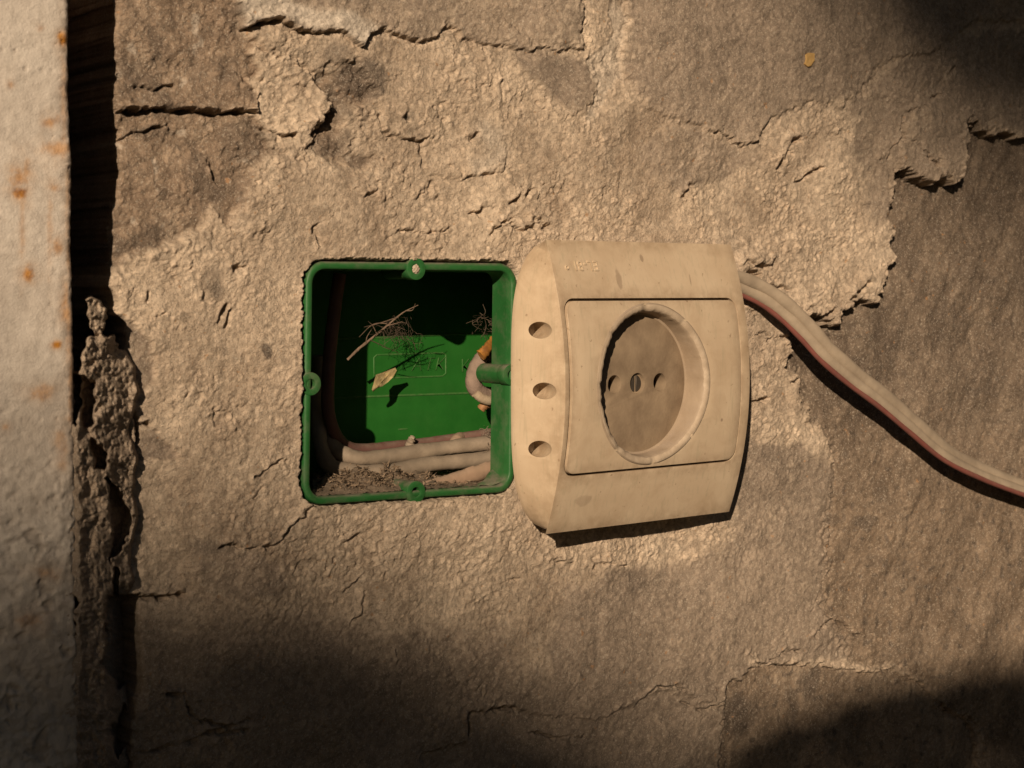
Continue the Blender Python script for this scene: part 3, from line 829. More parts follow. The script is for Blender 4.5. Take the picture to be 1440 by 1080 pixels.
# weathered, slightly uneven edge
for i, p in enumerate(RIMO): RIMO[i] = p + Vector((random.uniform(-.12, .12), 0, random.uniform(-.12, .12)))*MM
rim = put('rim', ring_mesh(RIMO, RIMI, 0.0, 4.0), GREEN, box)

def wall_strip(pts0, d0, d1, thick, name):
    """a wall standing behind the rim along an open polyline"""
    bm = bmesh.new()
    n = len(pts0)
    cx = sum((p.x for p in RIMI))/len(RIMI); cz = sum((p.z for p in RIMI))/len(RIMI)
    def out(i):
        t = (pts0[min(i+1, n-1)]-pts0[max(i-1, 0)]); t.y = 0; t.normalize()
        nrm = Vector((t.z, 0, -t.x))
        if nrm.x*(pts0[i].x-cx)+nrm.z*(pts0[i].z-cz) < 0: nrm = -nrm
        return nrm*thick*MM
    A = [bm.verts.new((p.x, p.y+d0*MM, p.z)) for p in pts0]
    B = [bm.verts.new((p.x, p.y+d1*MM, p.z)) for p in pts0]
    O = [pts0[i]+out(i) for i in range(n)]
    C = [bm.verts.new((p.x, p.y+d1*MM, p.z)) for p in O]
    D = [bm.verts.new((p.x, p.y+d0*MM, p.z)) for p in O]
    for a, b in ((A, B), (B, C), (C, D), (D, A)):
        for k in range(n-1): bm.faces.new((a[k], a[k+1], b[k+1], b[k]))
    for e in (0, n-1): bm.faces.new((A[e], B[e], C[e], D[e]))
    me = bm_mesh(name, bm); smooth(me, 40)
    return me
inn = box_outline(2.2, 6.0, 0)          # 0-7 TL, 8-15 TR, 16-23 BR, 24-31 BL
tl, trr, br_, bl_ = inn[0:8], inn[8:16], inn[16:24], inn[24:32]
SIDE = 30.0                             # the chamber runs on to the right behind the plaster
def ext(p): return Vector((p.x+SIDE*MM, p.y, p.z))
put('side_wall', wall_strip(tl[4:]+trr[:4], 2.5, 9.5, 1.6, 'w'), GREEN, box)
put('side_wall', wall_strip(trr[3:]+br_[:5], 2.5, 9.5, 1.5, 'w'), GREEN, box)
put('side_wall', wall_strip(br_[4:]+bl_[:4], 2.5, 9.5, 1.6, 'w'), GREEN, box)
put('side_wall', wall_strip(bl_[3:]+tl[:5], 2.5, DEPTH, 1.6, 'w'), GREEN, box)
put('chamber_wall', wall_strip(tl[4:]+[trr[0], ext(trr[0])], 9.5, DEPTH, 1.6, 'w'), GREEN, box)
put('chamber_wall', wall_strip([ext(br_[7]), br_[7]]+bl_[:4], 9.5, DEPTH, 1.6, 'w'), GREEN, box)
put('chamber_wall', wall_strip([ext(trr[0]), ext(br_[7])], 9.5, DEPTH, 1.6, 'w'), GREEN, box)
def slab(x0, x1, z0, z1, y0, y1, name='slab', bev=0.0):
    bm = bmesh.new()
    bmesh.ops.create_cube(bm, size=1.0)
    for q in bm.verts:
        q.co = Vector(((x0+x1)/2+q.co.x*(x1-x0), (y0+y1)/2+q.co.y*(y1-y0), (z0+z1)/2+q.co.z*(z1-z0)))
    if bev: bmesh.ops.bevel(bm, geom=bm.edges[:], offset=bev, segments=2, affect='EDGES', clamp_overlap=True)
    return bm_mesh(name, bm)
BX0, BX1 = inn[0].x-2*MM, ext(trr[0]).x+2*MM
BZ1, BZ0 = max(p.z for p in inn)+2*MM, min(p.z for p in inn)-2*MM
yb = (DEPTH-BOXH)*MM
back = put('back_panel', slab(BX0, BX1, BZ0, BZ1, yb, yb+.002), GREENB, box)
def atb(x, y, up=0.0): return at(x, y, -DEPTH+BOXH*0-(-up) if False else BOXH-DEPTH+up)
# moulded ribs and lettering on the back
def ridge(px0, px1, wd=0.35, hh=0.3):
    a = atb(*px0); b = atb(*px1)
    return sweep('ridge', [a.lerp(b, k/6) for k in range(7)], wd*MM, 6, squash=0.8)
put('moulded_rib', ridge((455, 560), (760, 549)), GREENL, back)
put('moulded_rib', ridge((455, 477), (760, 466)), GREENL, back)
put('moulded_rib', ridge((560, 604), (573, 603), .25), GREENL, back)
fr = [atb(*p) for p in ((530, 499), (622, 496), (627, 499), (627, 525), (622, 529), (530, 532), (526, 529), (526, 503), (530, 499))]
put('letter_frame', sweep('f', fr, 0.28*MM, 6, squash=0.8, cap=False), GREENL, back)
def on_back(me, x, y):
    p = atb(x, y, 0.05)
    me.transform(Matrix.Translation(p) @ Matrix.Rotation(math.radians(90), 4, 'X'))
    return me
put('lettering', on_back(text_mesh('ATK', 6.2*MM, 0.20*MM, 0.30, -0.00024), 601, 513), GREENL, back)
put('lettering', on_back(text_mesh('K', 6.6*MM, 0.20*MM, 0.0, -0.00026), 655, 515), GREENL, back)

# screw ears with their bosses
def ear(x, y, plug):
    p = at(x, y, BOXH+0.25)
    A = Vector((0, 1, 0))
    e = boolean(cyl_mesh(p, A, 3.15*MM, 3.6*MM, 40), [cyl_mesh(p-A*.01, A, 1.35*MM, .04, 28)], 0.25*MM, 2)
    smooth(e, 40)
    o = put('screw_ear', e, GREEN, box)
    b = boolean(cyl_mesh(p+A*3.5*MM, A, 2.9*MM, 11*MM, 36), [cyl_mesh(p+A*.003, A, 1.3*MM, .006, 24)], 0.2*MM, 1)
    smooth(b, 40)
    put('screw_boss', b, GREEN, o)
    if plug:
        bm = bmesh.new()
        bmesh.ops.create_icosphere(bm, subdivisions=3, radius=1.32*MM)
        for q in bm.verts:
            q.co *= 1+0.18*math.sin(q.co.x*7000+1)*math.cos(q.co.z*5200)
            q.co.y *= 0.6
            q.co += p+A*0.5*MM
        put('plaster_plug', bm_mesh('plug', bm), plain('plug', (.42, .34, .26), (.5, .42, .33), 900, .95, .0002), o)
for x, y, pl in ((585.5, 378, True), (437.5, 540, False), (585.5, 692, False), (720, 527, False)): ear(x, y, pl)
# torn tab in the lower right corner
tab = []
for (x, y, d) in ((665, 692, 1.5), (722, 672, 1.5), (722, 655, 6), (705, 655, 9), (696, 657, 10), (690, 662, 8), (684, 672, 5), (672, 682, 3)):
    tab.append(at(x, y, BOXH-d))
bm = bmesh.new()
f0 = bm.faces.new([bm.verts.new(p) for p in tab])
e = bmesh.ops.extrude_face_region(bm, geom=[f0])
for q in e['geom']:
    if isinstance(q, bmesh.types.BMVert): q.co += Vector((0, 0.0012, -0.0006))
put('torn_tab', bm_mesh('tab', bm), GREEN, box)

# ================================================================== WIRES AND LITTER IN THE BOX
CREAM = plain('dusty_cream_sheath', (0.31, 0.25, 0.19), (0.20, 0.16, 0.12), 160, 0.75, 0.00012, 700, dust=(0.20, 0.165, 0.13), dustamt=.7, grime=(.14, .11, .085))
PINK = plain('pinkish_sheath', (0.36, 0.245, 0.175), (0.27, 0.19, 0.135), 200, .7, .0001, 600, dust=(0.27, 0.22, 0.17), dustamt=.4)
DARKW = plain('brown_sheath', (0.15, 0.075, 0.062), (0.11, 0.06, 0.05), 200, .7, .0001, 600, dust=(0.24, 0.20, 0.16), dustamt=.4)
def dpath(pts, n=10): return catmull([at(x, y, BOXH-d) for x, y, d in pts], n)
def one(name, me, mt, label, cat, group=None, kind=None):
    """a top-level thing that is one mesh: origin moved to the base of its box"""
    co = np.empty(len(me.vertices)*3, np.float32); me.vertices.foreach_get('co', co); co = co.reshape(-1, 3)
    p = Vector(((co[:, 0].min()+co[:, 0].max())/2, (co[:, 1].min()+co[:, 1].max())/2, co[:, 2].min()))
    me.transform(Matrix.Translation(-p))
    o = link(name, me, mt); o.location = p
    return tag(o, label, cat, group, kind)
def wig(pts):
    # a stiff old cable never runs quite straight
    return dpath([(x+random.uniform(-2, 2), y+random.uniform(-1.6, 1.6), d+random.uniform(-1, 1)) for x, y, d in pts])
bund = tag(empty('wire_bundle', at(600, 680, -25)), 'thick dusty cream cable running down the box side and along its floor', 'cable')
put('core', sweep('c', wig([(452, 500, 40), (452, 560, 40), (458, 600, 36), (472, 630, 30), (503, 643, 26), (550, 641, 26), (600, 634, 26), (650, 628, 24), (705, 622, 20), (745, 614, 17)]), lambda t: (2.35+.16*math.sin(t*23)+.1*math.sin(t*51))*MM, 14, jitter=.045), CREAM, bund)
put('core', sweep('c', wig([(447, 540, 34), (447, 590, 32), (450, 630, 28), (466, 656, 25), (500, 664, 23), (550, 662, 23), (600, 655, 23), (650, 648, 22), (705, 641, 19), (745, 634, 16)]), lambda t: (2.35+.16*math.sin(t*23)+.1*math.sin(t*51))*MM, 14, jitter=.045), CREAM, bund)
put('core', sweep('c', dpath([(478, 385, 26), (470, 440, 26), (462, 520, 26), (464, 590, 28), (492, 630, 32), (560, 628, 33), (640, 618, 33), (745, 602, 26)]), 1.9*MM, 12, jitter=.03), DARKW, bund)
one('loose_wire', sweep('c', dpath([(560, 694, 12), (590, 686, 12), (630, 677, 12), (670, 666, 12), (705, 655, 13), (745, 645, 15)]), lambda t: (1.0+1.5*min(1, t*1.8))*MM, 12, squash=.6, jitter=.05), PINK,
    'pinkish flat wire lying on the box floor by the torn corner', 'wire')
# short bent sleeve with a twisted end
slv = tag(empty('bent_sleeve', at(680, 570, -22)), 'bent grey pink wire end tied in a loop behind the screw boss', 'wire')
GREYP = plain('grey_pink_sheath', (0.32, 0.235, 0.19), (0.21, 0.155, 0.125), 240, .85, .0002, 1100, dust=(.26, .21, .165), dustamt=.6, grime=(.15, .11, .085))
put('sleeve', sweep('s', dpath([(712, 470, 20), (694, 488, 20), (677, 506, 19), (667, 526, 18), (668, 545, 18), (682, 555, 19), (705, 553, 22)]), 2.45*MM, 14, jitter=.05), GREYP, slv)
put('tie', sweep('s', dpath([(668, 552, 17), (678, 560, 16.5), (690, 563, 17), (708, 556, 21)]), 1.5*MM, 10, jitter=.04), plain('cream_tie', (.44, .36, .26), (.36, .28, .2), 300, .8, .0001), slv)
put('bare_end', sweep('s', dpath([(676, 576, 19), (681, 570, 18.5), (690, 567, 20), (704, 566, 23)]), 1.35*MM, 9, jitter=.12), plain('copper_brown', (.36, .19, .09), (.22, .11, .05), 500, .6, .0001), slv)
put('tape', sweep('s', dpath([(676, 500, 14), (683, 493, 14), (689, 486, 15), (694, 478, 17)], 5), lambda t: (1.9-.5*t)*MM, 9, squash=.6, jitter=.14), plain('amber_tape', (.44, .20, .04), (.20, .09, .03), 420, .45, .0001), slv)
put('sleeve', sweep('s', dpath([(690, 512, 23), (697, 506, 23), (712, 495, 25)]), 1.7*MM, 10, jitter=.05), CREAM, slv)
one('wire_stub', sweep('s', dpath([(636, 634, 30), (640, 622, 30), (646, 616, 32), (656, 618, 36)]), 1.8*MM, 12, jitter=.05), PINK, 'rounded pinkish wire stub poking up behind the floor cable', 'wire')
one('frayed_stub', sweep('s', dpath([(574, 632, 30), (577, 622, 29), (581, 614, 29)]), lambda t: (1.5-.6*t)*MM, 8, jitter=.25), CREAM, 'small frayed stub poking up behind the floor cable', 'wire')

# dry twig with side shoots
TWIG = plain('dry_twig', (0.20, 0.14, 0.10), (0.12, 0.085, 0.06), 900, .9, .0002, 1500)
def multi(paths):
    bm = bmesh.new()
    for p, r in paths:
        m_ = sweep('t', p, r, 5, jitter=.12)
        bm.from_mesh(m_); bpy.data.meshes.remove(m_)
    return bm_mesh('multi', bm)
tw = tag(empty('dry_twig', at(490, 505, -16)), 'thin dry twig lying slantwise across the box opening', 'twig')
put('stem', sweep('t', dpath([(489, 506, 27), (505, 490, 25), (525, 474, 23), (548, 455, 21), (566, 440, 19), (588, 429, 17)], 8), lambda t: (0.46-.36*t**1.2)*MM, 8, jitter=.16), TWIG, tw)
sh = []
for a, b, c in (((548, 455, 16), (525, 456, 17), (505, 474, 16)), ((560, 446, 15), (532, 455, 14), (512, 460, 13)), ((530, 470, 18), (524, 458, 17), (518, 452, 16)), ((570, 437, 14), (580, 436, 13), (584, 427, 11)),
                ((520, 478, 19), (540, 487, 22), (560, 496, 26)), ((545, 458, 16), (556, 455, 15), (566, 452, 15)), ((515, 483, 19), (516, 474, 18), (522, 464, 18))):
    sh.append((dpath([a, b, c], 6), lambda t: (0.17-.11*t)*MM))
put('side_shoot', multi(sh), TWIG, tw)

def tangle(cx, cy, cd_, sx, sy, sd, n, r, seed, bias=(0, 0)):
    rnd = random.Random(seed); ps = []
    for i in range(n):
        x, y, d = cx+rnd.gauss(0, sx), cy+rnd.gauss(0, sy), cd_+rnd.gauss(0, sd)
        pts = []
        for k in range(4):
            pts.append((x, y, d))
            x += rnd.gauss(bias[0], sx*.8); y += rnd.gauss(bias[1], sy*.8); d += rnd.gauss(0, sd*.6)
            d = min(max(d, 3), 42)
        ps.append((dpath(pts, 4), r*MM*rnd.uniform(.5, 1.3)))
    return multi(ps)
FLUFF = plain('cobweb_dirt', (0.13, 0.095, 0.07), (0.08, 0.06, 0.045), 800, .95, 0)
one('root_tuft', tangle(562, 464, 32, 9, 10, 3, 64, .045, 3, (-1.5, 2.5)), FLUFF, 'dark cobweb tuft of fine roots hanging before the lettering', 'roots', kind='stuff')
one('root_fibre', tangle(690, 452, 22, 9, 8, 3, 30, .075, 5, (2, 3)), FLUFF, 'fine dry root fibres at the top of the bent sleeve', 'roots', kind='stuff')
one('dust_fluff', tangle(690, 612, 25, 8, 5, 3, 60, .07, 9, (1, 1)), plain('grey_fluff', (.27, .22, .175), (.2, .16, .125), 700, .95, 0), 'grey dust fluff gathered on the cable by the box wall', 'dust', kind='stuff')
# curled dry leaf
def leaf():
    out = [(523, 548), (526, 538), (529, 527), (538, 524), (548, 520), (556, 517), (558, 521), (553, 530), (546, 537), (538, 543), (530, 546), (525, 551)]
    bm = bmesh.new()
    cx, cy = 540, 533
    rings = []
    for f in (1.0, .66, .33):
        rg = []
        for (x, y) in out:
            X, Y = cx+(x-cx)*f, cy+(y-cy)*f
            d = 33 + 0.10*(X-540) + 1.6*math.sin((X-Y)*.12) + random.uniform(-.25, .25)
            rg.append(bm.verts.new(at(X, Y, BOXH-d)))
        rings.append(rg)
    c = bm.verts.new(at(cx, cy, BOXH-33.6))
    n = len(out)
    for a, b in zip(rings, rings[1:]):
        for k in range(n): bm.faces.new((a[k], a[(k+1) % n], b[(k+1) % n], b[k]))
    for k in range(n): bm.faces.new((rings[-1][k], rings[-1][(k+1) % n], c))
    g = bmesh.ops.extrude_face_region(bm, geom=bm.faces[:])
    for q in g['geom']:
        if isinstance(q, bmesh.types.BMVert): q.co += Vector((.0001, .0003, 0))
    me = bm_mesh('leaf', bm); smooth(me, 60)
    return me
one('dry_leaf', leaf(), plain('dry_leaf', (.50, .40, .21), (.36, .27, .13), 500, .8, .0002, 1200), 'small pale yellow dry leaf scrap caught beside the lettering', 'leaf')

# litter on the floor of the box
def heap(x, d):
    return max(0.0, 1-((x-522)/105)**2)*(3.5+1.3*math.sin(x*.13+d*.31)+.9*math.sin(x*.31-d*.5))*math.sin(min(1, max(0, d-1.5)/16)*1.57)
def floor_z(p): return box_pt(min(max((p.x-BTL.x)/(BTR.x-BTL.x), 0.03), .93), 1-2.3/BHH).z
def dirt():
    bm = bmesh.new(); rnd = random.Random(8); g = []
    for d in np.arange(1.5, 43, 1.0):
        r_ = []
        for x in np.arange(440, 720, 4.0):
            p = at(x, 690, BOXH-d)
            r_.append(bm.verts.new((p.x, p.y, floor_z(p)+(heap(x, d)+rnd.uniform(-.25, .35)-.1)*MM)))
        g.append(r_)
    for a, b in zip(g, g[1:]):
        for k in range(len(a)-1): bm.faces.new((a[k], a[k+1], b[k+1], b[k]))
    me = bm_mesh('dirt', bm); smooth(me)
    return me
def litter():
    rnd = random.Random(4)
    bm = bmesh.new()
    zf = min(p.z for p in inn)
    for i in range(1500):
        d = rnd.uniform(4, 40)
        x = rnd.gauss(515, 42) if i < 1100 else rnd.uniform(460, 690)
        p = at(min(max(x, 447), 700), 690, BOXH-d)
        hgt = heap(x, d)*MM+rnd.random()*.5*MM
        z = floor_z(p) + .2*MM + hgt
        c = Vector((p.x, p.y, z))
        a = Vector((rnd.gauss(0, 1), rnd.gauss(0, 1), rnd.gauss(0, .5))).normalized()
        b = a.orthogonal().normalized(); e = a.cross(b)
        L = rnd.choice((.5, .7, 1.0, 1.9))*MM*rnd.uniform(.6, 1.3); w_ = rnd.uniform(.18, .45)*MM
        q = [bm.verts.new(c+a*L), bm.verts.new(c+b*w_), bm.verts.new(c+e*w_-a*L*.3), bm.verts.new(c-b*w_*.8-a*L*.8), bm.verts.new(c-e*w_)]
        for f in ((0, 1, 2), (0, 2, 4), (0, 4, 1), (3, 2, 1), (3, 4, 2), (3, 1, 4)): bm.faces.new([q[k] for k in f])
    return bm_mesh('litter', bm)
one('floor_dirt', dirt(), plain('brown_dirt', (.27, .21, .155), (.17, .13, .095), 600, .95, .0006, 1400), 'brown dust and soil drifted over the floor of the box', 'dirt', kind='stuff')
one('floor_litter', litter(), plain('litter', (.27, .20, .14), (.12, .088, .06), 900, .95, 0), 'heap of brown crumbs and plant litter on the box floor', 'debris', kind='stuff')
# ================================================================== THE SOCKET
PLASTIC = None
PHW, PHV, PR, PCX = 36.6, 25.4, 4.0, 2.2
def plastic_material():
    mt, t, b = mat('aged_cream_plastic')
    n = N(t)
    c = n.mix(n.ramp(n.noise(48, 6, .65), .38, .62), (0.60, 0.48, 0.345), (0.54, 0.42, 0.295))
    # grime: soft smudges, scratches stretched along the height, specks
    c = n.mix(n.math('MULTIPLY', n.ramp(n.noise(85, 6, .7, dist=.8), .50, .72), .36), c, (0.36, 0.25, 0.155))
    mp = n.new('ShaderNodeMapping'); n.link(n.obj(), mp.inputs['Vector']); mp.inputs['Scale'].default_value = (1, 1, 0.07)
    c = n.mix(n.math('MULTIPLY', n.ramp(n.noise(900, 3, .6, vec=mp.outputs[0]), .55, .68), .30), c, (0.36, 0.32, 0.22))
    mp2 = n.new('ShaderNodeMapping'); n.link(n.obj(), mp2.inputs['Vector']); mp2.inputs['Scale'].default_value = (.08, 1, 1)
    c = n.mix(n.math('MULTIPLY', n.ramp(n.noise(700, 3, .6, vec=mp2.outputs[0]), .64, .74), .16), c, (0.42, 0.32, 0.22))
    c = n.mix(n.math('MULTIPLY', n.ramp(n.noise(520, 2, .5), .70, .75), .6), c, (0.24, 0.165, 0.11))
    # dirt gathered in the seam round the panel and stains with a shape of their own
    sp = n.new('ShaderNodeSeparateXYZ'); n.link(n.obj(), sp.inputs[0])
    def box_d(cx, cz, hx, hz):
        ax = n.math('SUBTRACT', n.math('ABSOLUTE', n.math('SUBTRACT', sp.outputs[0], cx*MM), 0), hx*MM)
        az = n.math('SUBTRACT', n.math('ABSOLUTE', n.math('SUBTRACT', sp.outputs[2], cz*MM), 0), hz*MM)
        return n.math('ABSOLUTE', n.math('MAXIMUM', ax, az), 0)
    seam = n.ramp(box_d(PCX, 0, PHW, PHV), 0.0, 0.0030, (1, 1, 1, 1), (0, 0, 0, 1))
    c = n.mix(n.math('MULTIPLY', n.math('MULTIPLY', seam, n.ramp(n.noise(220, 5, .65), .35, .62)), .55), c, (0.26, 0.18, 0.115))
    edge = n.ramp(box_d(3.2, 0, 39.0, 41.5), 0.0, 0.0028, (1, 1, 1, 1), (0, 0, 0, 1))
    c = n.mix(n.math('MULTIPLY', n.math('MULTIPLY', edge, n.ramp(n.noise(160, 5, .65), .38, .62)), .5), c, (0.27, 0.185, 0.115))
    side = n.ramp(n.math('ADD', n.math('MULTIPLY', sp.outputs[0], -1000/20.0), 0), 1.80, 1.86)  # left cheek darkened in colour to offset the strong sun on it
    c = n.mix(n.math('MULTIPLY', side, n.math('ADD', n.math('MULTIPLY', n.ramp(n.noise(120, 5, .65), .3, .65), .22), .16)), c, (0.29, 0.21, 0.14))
    for cx, cz, rx, rz, a_ in ((-10.5, 31, 1.7, 4.2, .5), (1.0, 37.2, 1.1, 1.5, .6), (20, 31, .45, 2.4, .5), (-24, -33, 5, 2.5, .3), (30, -12, .7, .7, .7), (4, -20, 9, 2.5, .25)):
        dx = n.math('DIVIDE', n.math('SUBTRACT', sp.outputs[0], cx*MM), rx*MM); dz = n.math('DIVIDE', n.math('SUBTRACT', sp.outputs[2], cz*MM), rz*MM)
        d2 = n.math('ADD', n.math('ADD', n.math('MULTIPLY', dx, dx), n.math('MULTIPLY', dz, dz)), n.math('MULTIPLY', n.noise(500, 3, .6), .9))
        c = n.mix(n.math('MULTIPLY', n.ramp(d2, .75, 1.6, (1, 1, 1, 1), (0, 0, 0, 1)), a_), c, (0.25, 0.18, 0.13))
    n.link(c, b.inputs['Base Color'])
    b.inputs['Roughness'].default_value = 0.36
    b.inputs['Specular IOR Level'].default_value = 0.38
    b.inputs['Subsurface Weight'].default_value = 0.0
    p = n.bump(n.noise(260, 4, .6), .25, .00012, b)
    n.bump(n.noise(2600, 3, .6), .35, .00005, b, p)
    return mt
PLASTIC = plastic_material()
DELTA = math.radians(5.5)
HH = 42.0
def zf(v): return 8.6 + 8.2*(1-(v/HH)**2)
ns = Vector((math.sin(DELTA), -math.cos(DELTA), 0))
H0 = 5.2
Pc = at(921, 540.5, H0+17*math.cos(DELTA))
SO = Pc - ns*17*MM
sock = tag(empty('power_socket', SO, DELTA), 'dirty cream plastic power socket hanging loose beside the green box', 'power socket')
def L(u_, v_, n_): return (u_*MM, -n_*MM, v_*MM)

def body():
    bm = bmesh.new()
    rows = []
    nv = 44
    for j in range(nv+1):
        v_ = -HH + 2*HH*j/nv
        k = 1-(v_/HH)**2
        z = zf(v_)
        kk = max(0.0, 1-abs(v_/HH)**4)**0.62
        bl, brr = -28.5-13.1*kk, 38.5+6.5*kk
        ring = [(bl, 0), (bl, 1.8)]
        ring += [(-36, z)] + [(-36+78.5*i/16, z) for i in range(1, 16)] + [(42.5, z), (brr, 1.8), (brr, 0)]
        rows.append([bm.verts.new(L(a, v_, b)) for a, b in ring])
    n = len(rows[0])
    for j in range(nv):
        for k in range(n):
            bm.faces.new((rows[j][k], rows[j][(k+1) % n], rows[j+1][(k+1) % n], rows[j+1][k]))
    bm.faces.new(rows[0]); bm.faces.new(rows[-1])
    return bm_mesh('body', bm)

def rrect(hw, hv, r, seg=8, cx=0.0):
    pts = []
    for sx, sy, a0 in ((1, 1, 0), (-1, 1, 90), (-1, -1, 180), (1, -1, 270)):
        for k in range(seg+1):
            a = math.radians(a0+90*k/seg)
            pts.append((cx+sx*(hw-r)+r*math.cos(a), sy*(hv-r)+r*math.sin(a)))
    return pts
def prism(pts, n0, n1):
    bm = bmesh.new()
    a = [bm.verts.new(L(p[0], p[1], n0)) for p in pts]; b = [bm.verts.new(L(p[0], p[1], n1)) for p in pts]
    m_ = len(pts)
    for k in range(m_): bm.faces.new((a[k], a[(k+1) % m_], b[(k+1) % m_], b[k]))
    bm.faces.new(a); bm.faces.new(b)
    return bm_mesh('prism', bm)
AX = Vector((0, -1, 0))
# the three holes in the side cheek, drilled along the cheek's normal
cheek = Vector((-0.95, -0.31, 0)).normalized()
cut_ = [prism(rrect(PHW, PHV, PR, cx=PCX), 10.0, 40), cyl_mesh(L(0, 0, 2.5), AX, 23.4*MM, .03, 64)]
for v_, t_ in ((16.4, .53), (-.8, .59), (-17.4, .53)):
    k = 1-(v_/HH)**2
    bu, z = -28.5-13.1*(1-abs(v_/HH)**4)**0.62, zf(v_)
    cu_, cn = bu+(-36-bu)*t_, 1.8+(z-1.8)*t_
    p = Vector(L(cu_, v_, cn))
    cut_.append(cyl_mesh(p+Vector((-.0041, -.012, 0)), (0.34, 1, 0), 2.4*MM, .022, 28))
bmesh_ = boolean(body(), cut_, 0.45*MM, 3, 28)
smooth(bmesh_, 32)
cover = link('cover', bmesh_, PLASTIC, sock)

def panel():
    g = 0.75
    hw, hv, r = PHW-g, PHV-g, PR-g
    bm = bmesh.new()
    vs_ = sorted(set([round(-hv+r*(1-math.cos(math.pi/2*k/7)), 4) for k in range(8)] + [round(hv-r*(1-math.cos(math.pi/2*k/7)), 4) for k in range(8)] + [round(x, 4) for x in np.linspace(-hv+r, hv-r, 24)]))
    rows = []
    for v_ in vs_:
        e = max(0.0, abs(v_)-(hv-r))
        x = hw-r+math.sqrt(max(r*r-e*e, 0))
        if abs(abs(v_)-hv) < 1e-6: x = hw-r
        z = zf(v_)+0.35
        ring = [(-x, 8.0), (-x, z)] + [(-x+2*x*i/12, z) for i in range(1, 12)] + [(x, z), (x, 8.0)]
        rows.append([bm.verts.new(L(PCX+a, v_, b)) for a, b in ring])
    n = len(rows[0])
    for j in range(len(rows)-1):
        for k in range(n): bm.faces.new((rows[j][k], rows[j][(k+1) % n], rows[j+1][(k+1) % n], rows[j+1][k]))
    bm.faces.new(rows[0]); bm.faces.new(rows[-1])
    me = bm_mesh('panel', bm)
    me = boolean(me, [cyl_mesh(L(0, 0, -5), AX, 23.3*MM, .06, 72)], 0.75*MM, 3, 40)
    smooth(me, 35)
    return me
pan = link('front_panel', panel(), PLASTIC, sock)

FLOOR = 9.8
def cup():
    bm = bmesh.new()
    seg = 144
    rings = []
    rnd = random.Random(12)
    ph = [rnd.uniform(0, 6.28) for _ in range(8)]
    prof = [(24.0, -3.0), (24.0, .0), (23.5, 0.34), (22.4, 0.12), (21.7, -0.5), (21.4, -1.4), (21.2, None), (21.0, None), (20.4, None)]
    for i, (r, dz) in enumerate(prof):
        rg = []
        for k in range(seg):
            a = 2*math.pi*k/seg
            # worn, chipped lip
            ch = sum(math.sin(a*f+ph[j])*am for j, (f, am) in enumerate(((5, .03), (13, .03), (29, .04), (43, .06), (61, .06))))
            bite = max(0, math.sin(a*9+ph[5])*math.sin(a*17+ph[6])-.35)*1.0
            v_ = r*math.sin(a)
            if dz is None: n_ = (FLOOR+2.4, FLOOR+.25, FLOOR)[i-6]
            else:
                n_ = zf(v_)+.35+dz
                if i in (2, 3, 4): n_ -= bite*.7
            rr = r + (ch*1.3+bite*.35 if i in (3, 4, 5) else 0)
            rg.append(bm.verts.new(L(rr*math.cos(a), rr*math.sin(a), n_)))
        rings.append(rg)
    for a, b in zip(rings, rings[1:]):
        for k in range(seg): bm.faces.new((a[k], a[(k+1) % seg], b[(k+1) % seg], b[k]))
    bm.faces.ensure_lookup_table()
    for i, f in enumerate(bm.faces): f.material_index = 1 if i//seg in (2, 3) else 0
    me = bm_mesh('cup', bm); smooth(me, 50)
    return me
cupm = plain('worn_cup_plastic', (0.38, 0.30, 0.22), (0.30, 0.23, 0.165), 130, .6, .00008, 900, dust=(.40, .33, .27), dustamt=.5, grime=(.28, .205, .14))
cupo = link('socket_cup', cup(), cupm, sock)
cupo.data.materials.append(plain('worn_pale_lip', (0.50, 0.405, 0.305), (0.38, 0.30, 0.22), 300, .6, .0001, 1200, grime=(.36, .27, .19)))
fl = boolean(cyl_mesh(L(0, 0, FLOOR-4.5), AX, 21.4*MM, 4.5*MM, 72),
             [cyl_mesh(L(9.6, 0, 0), AX, 2.75*MM, .02, 32), cyl_mesh(L(-9.6, 0, 0), AX, 2.75*MM, .02, 32), cyl_mesh(L(0, 0, FLOOR-1.3), AX, 3.1*MM, .02, 32)], .3*MM, 2, 40)
smooth(fl, 40)
floor = link('cup_floor', fl, plain('grimy_cup_floor', (0.31, 0.235, 0.16), (0.21, 0.155, 0.105), 120, .7, .0001, 1000, grime=(.15, .105, .07)), cupo)
for sx in (-1, 1):      # contact sleeves inside the pin holes
    t_ = boolean(cyl_mesh(L(sx*9.6, 0, 0.8), AX, 2.6*MM, 4.0*MM, 24), [cyl_mesh(L(sx*9.6, 0, 2.5), AX, 1.9*MM, .02, 24)], .15*MM, 1)
    smooth(t_, 40)
    link('contact_sleeve', t_, plain('dull_contact', (.42, .33, .23), (.25, .19, .13), 600, .5, .0001), cupo)
sc = boolean(cyl_mesh(L(0, 0, FLOOR-3), AX, 2.75*MM, 2.1*MM, 32, 2.5*MM), [slab(-.35*MM, .35*MM, -4*MM, 4*MM, -(FLOOR)*MM, -(FLOOR-1.7)*MM)], .15*MM, 1)
smooth(sc, 40)
sc.transform(Matrix.Identity(4))
st, tt, bb = mat('dark_screw_steel')
nn_ = N(tt)
nn_.link(nn_.mix(nn_.noise(700), (.06, .052, .045), (.14, .115, .09)), bb.inputs['Base Color']); bb.inputs['Metallic'].default_value = .6; bb.inputs['Roughness'].default_value = .6
link('screw', sc, st, cupo)
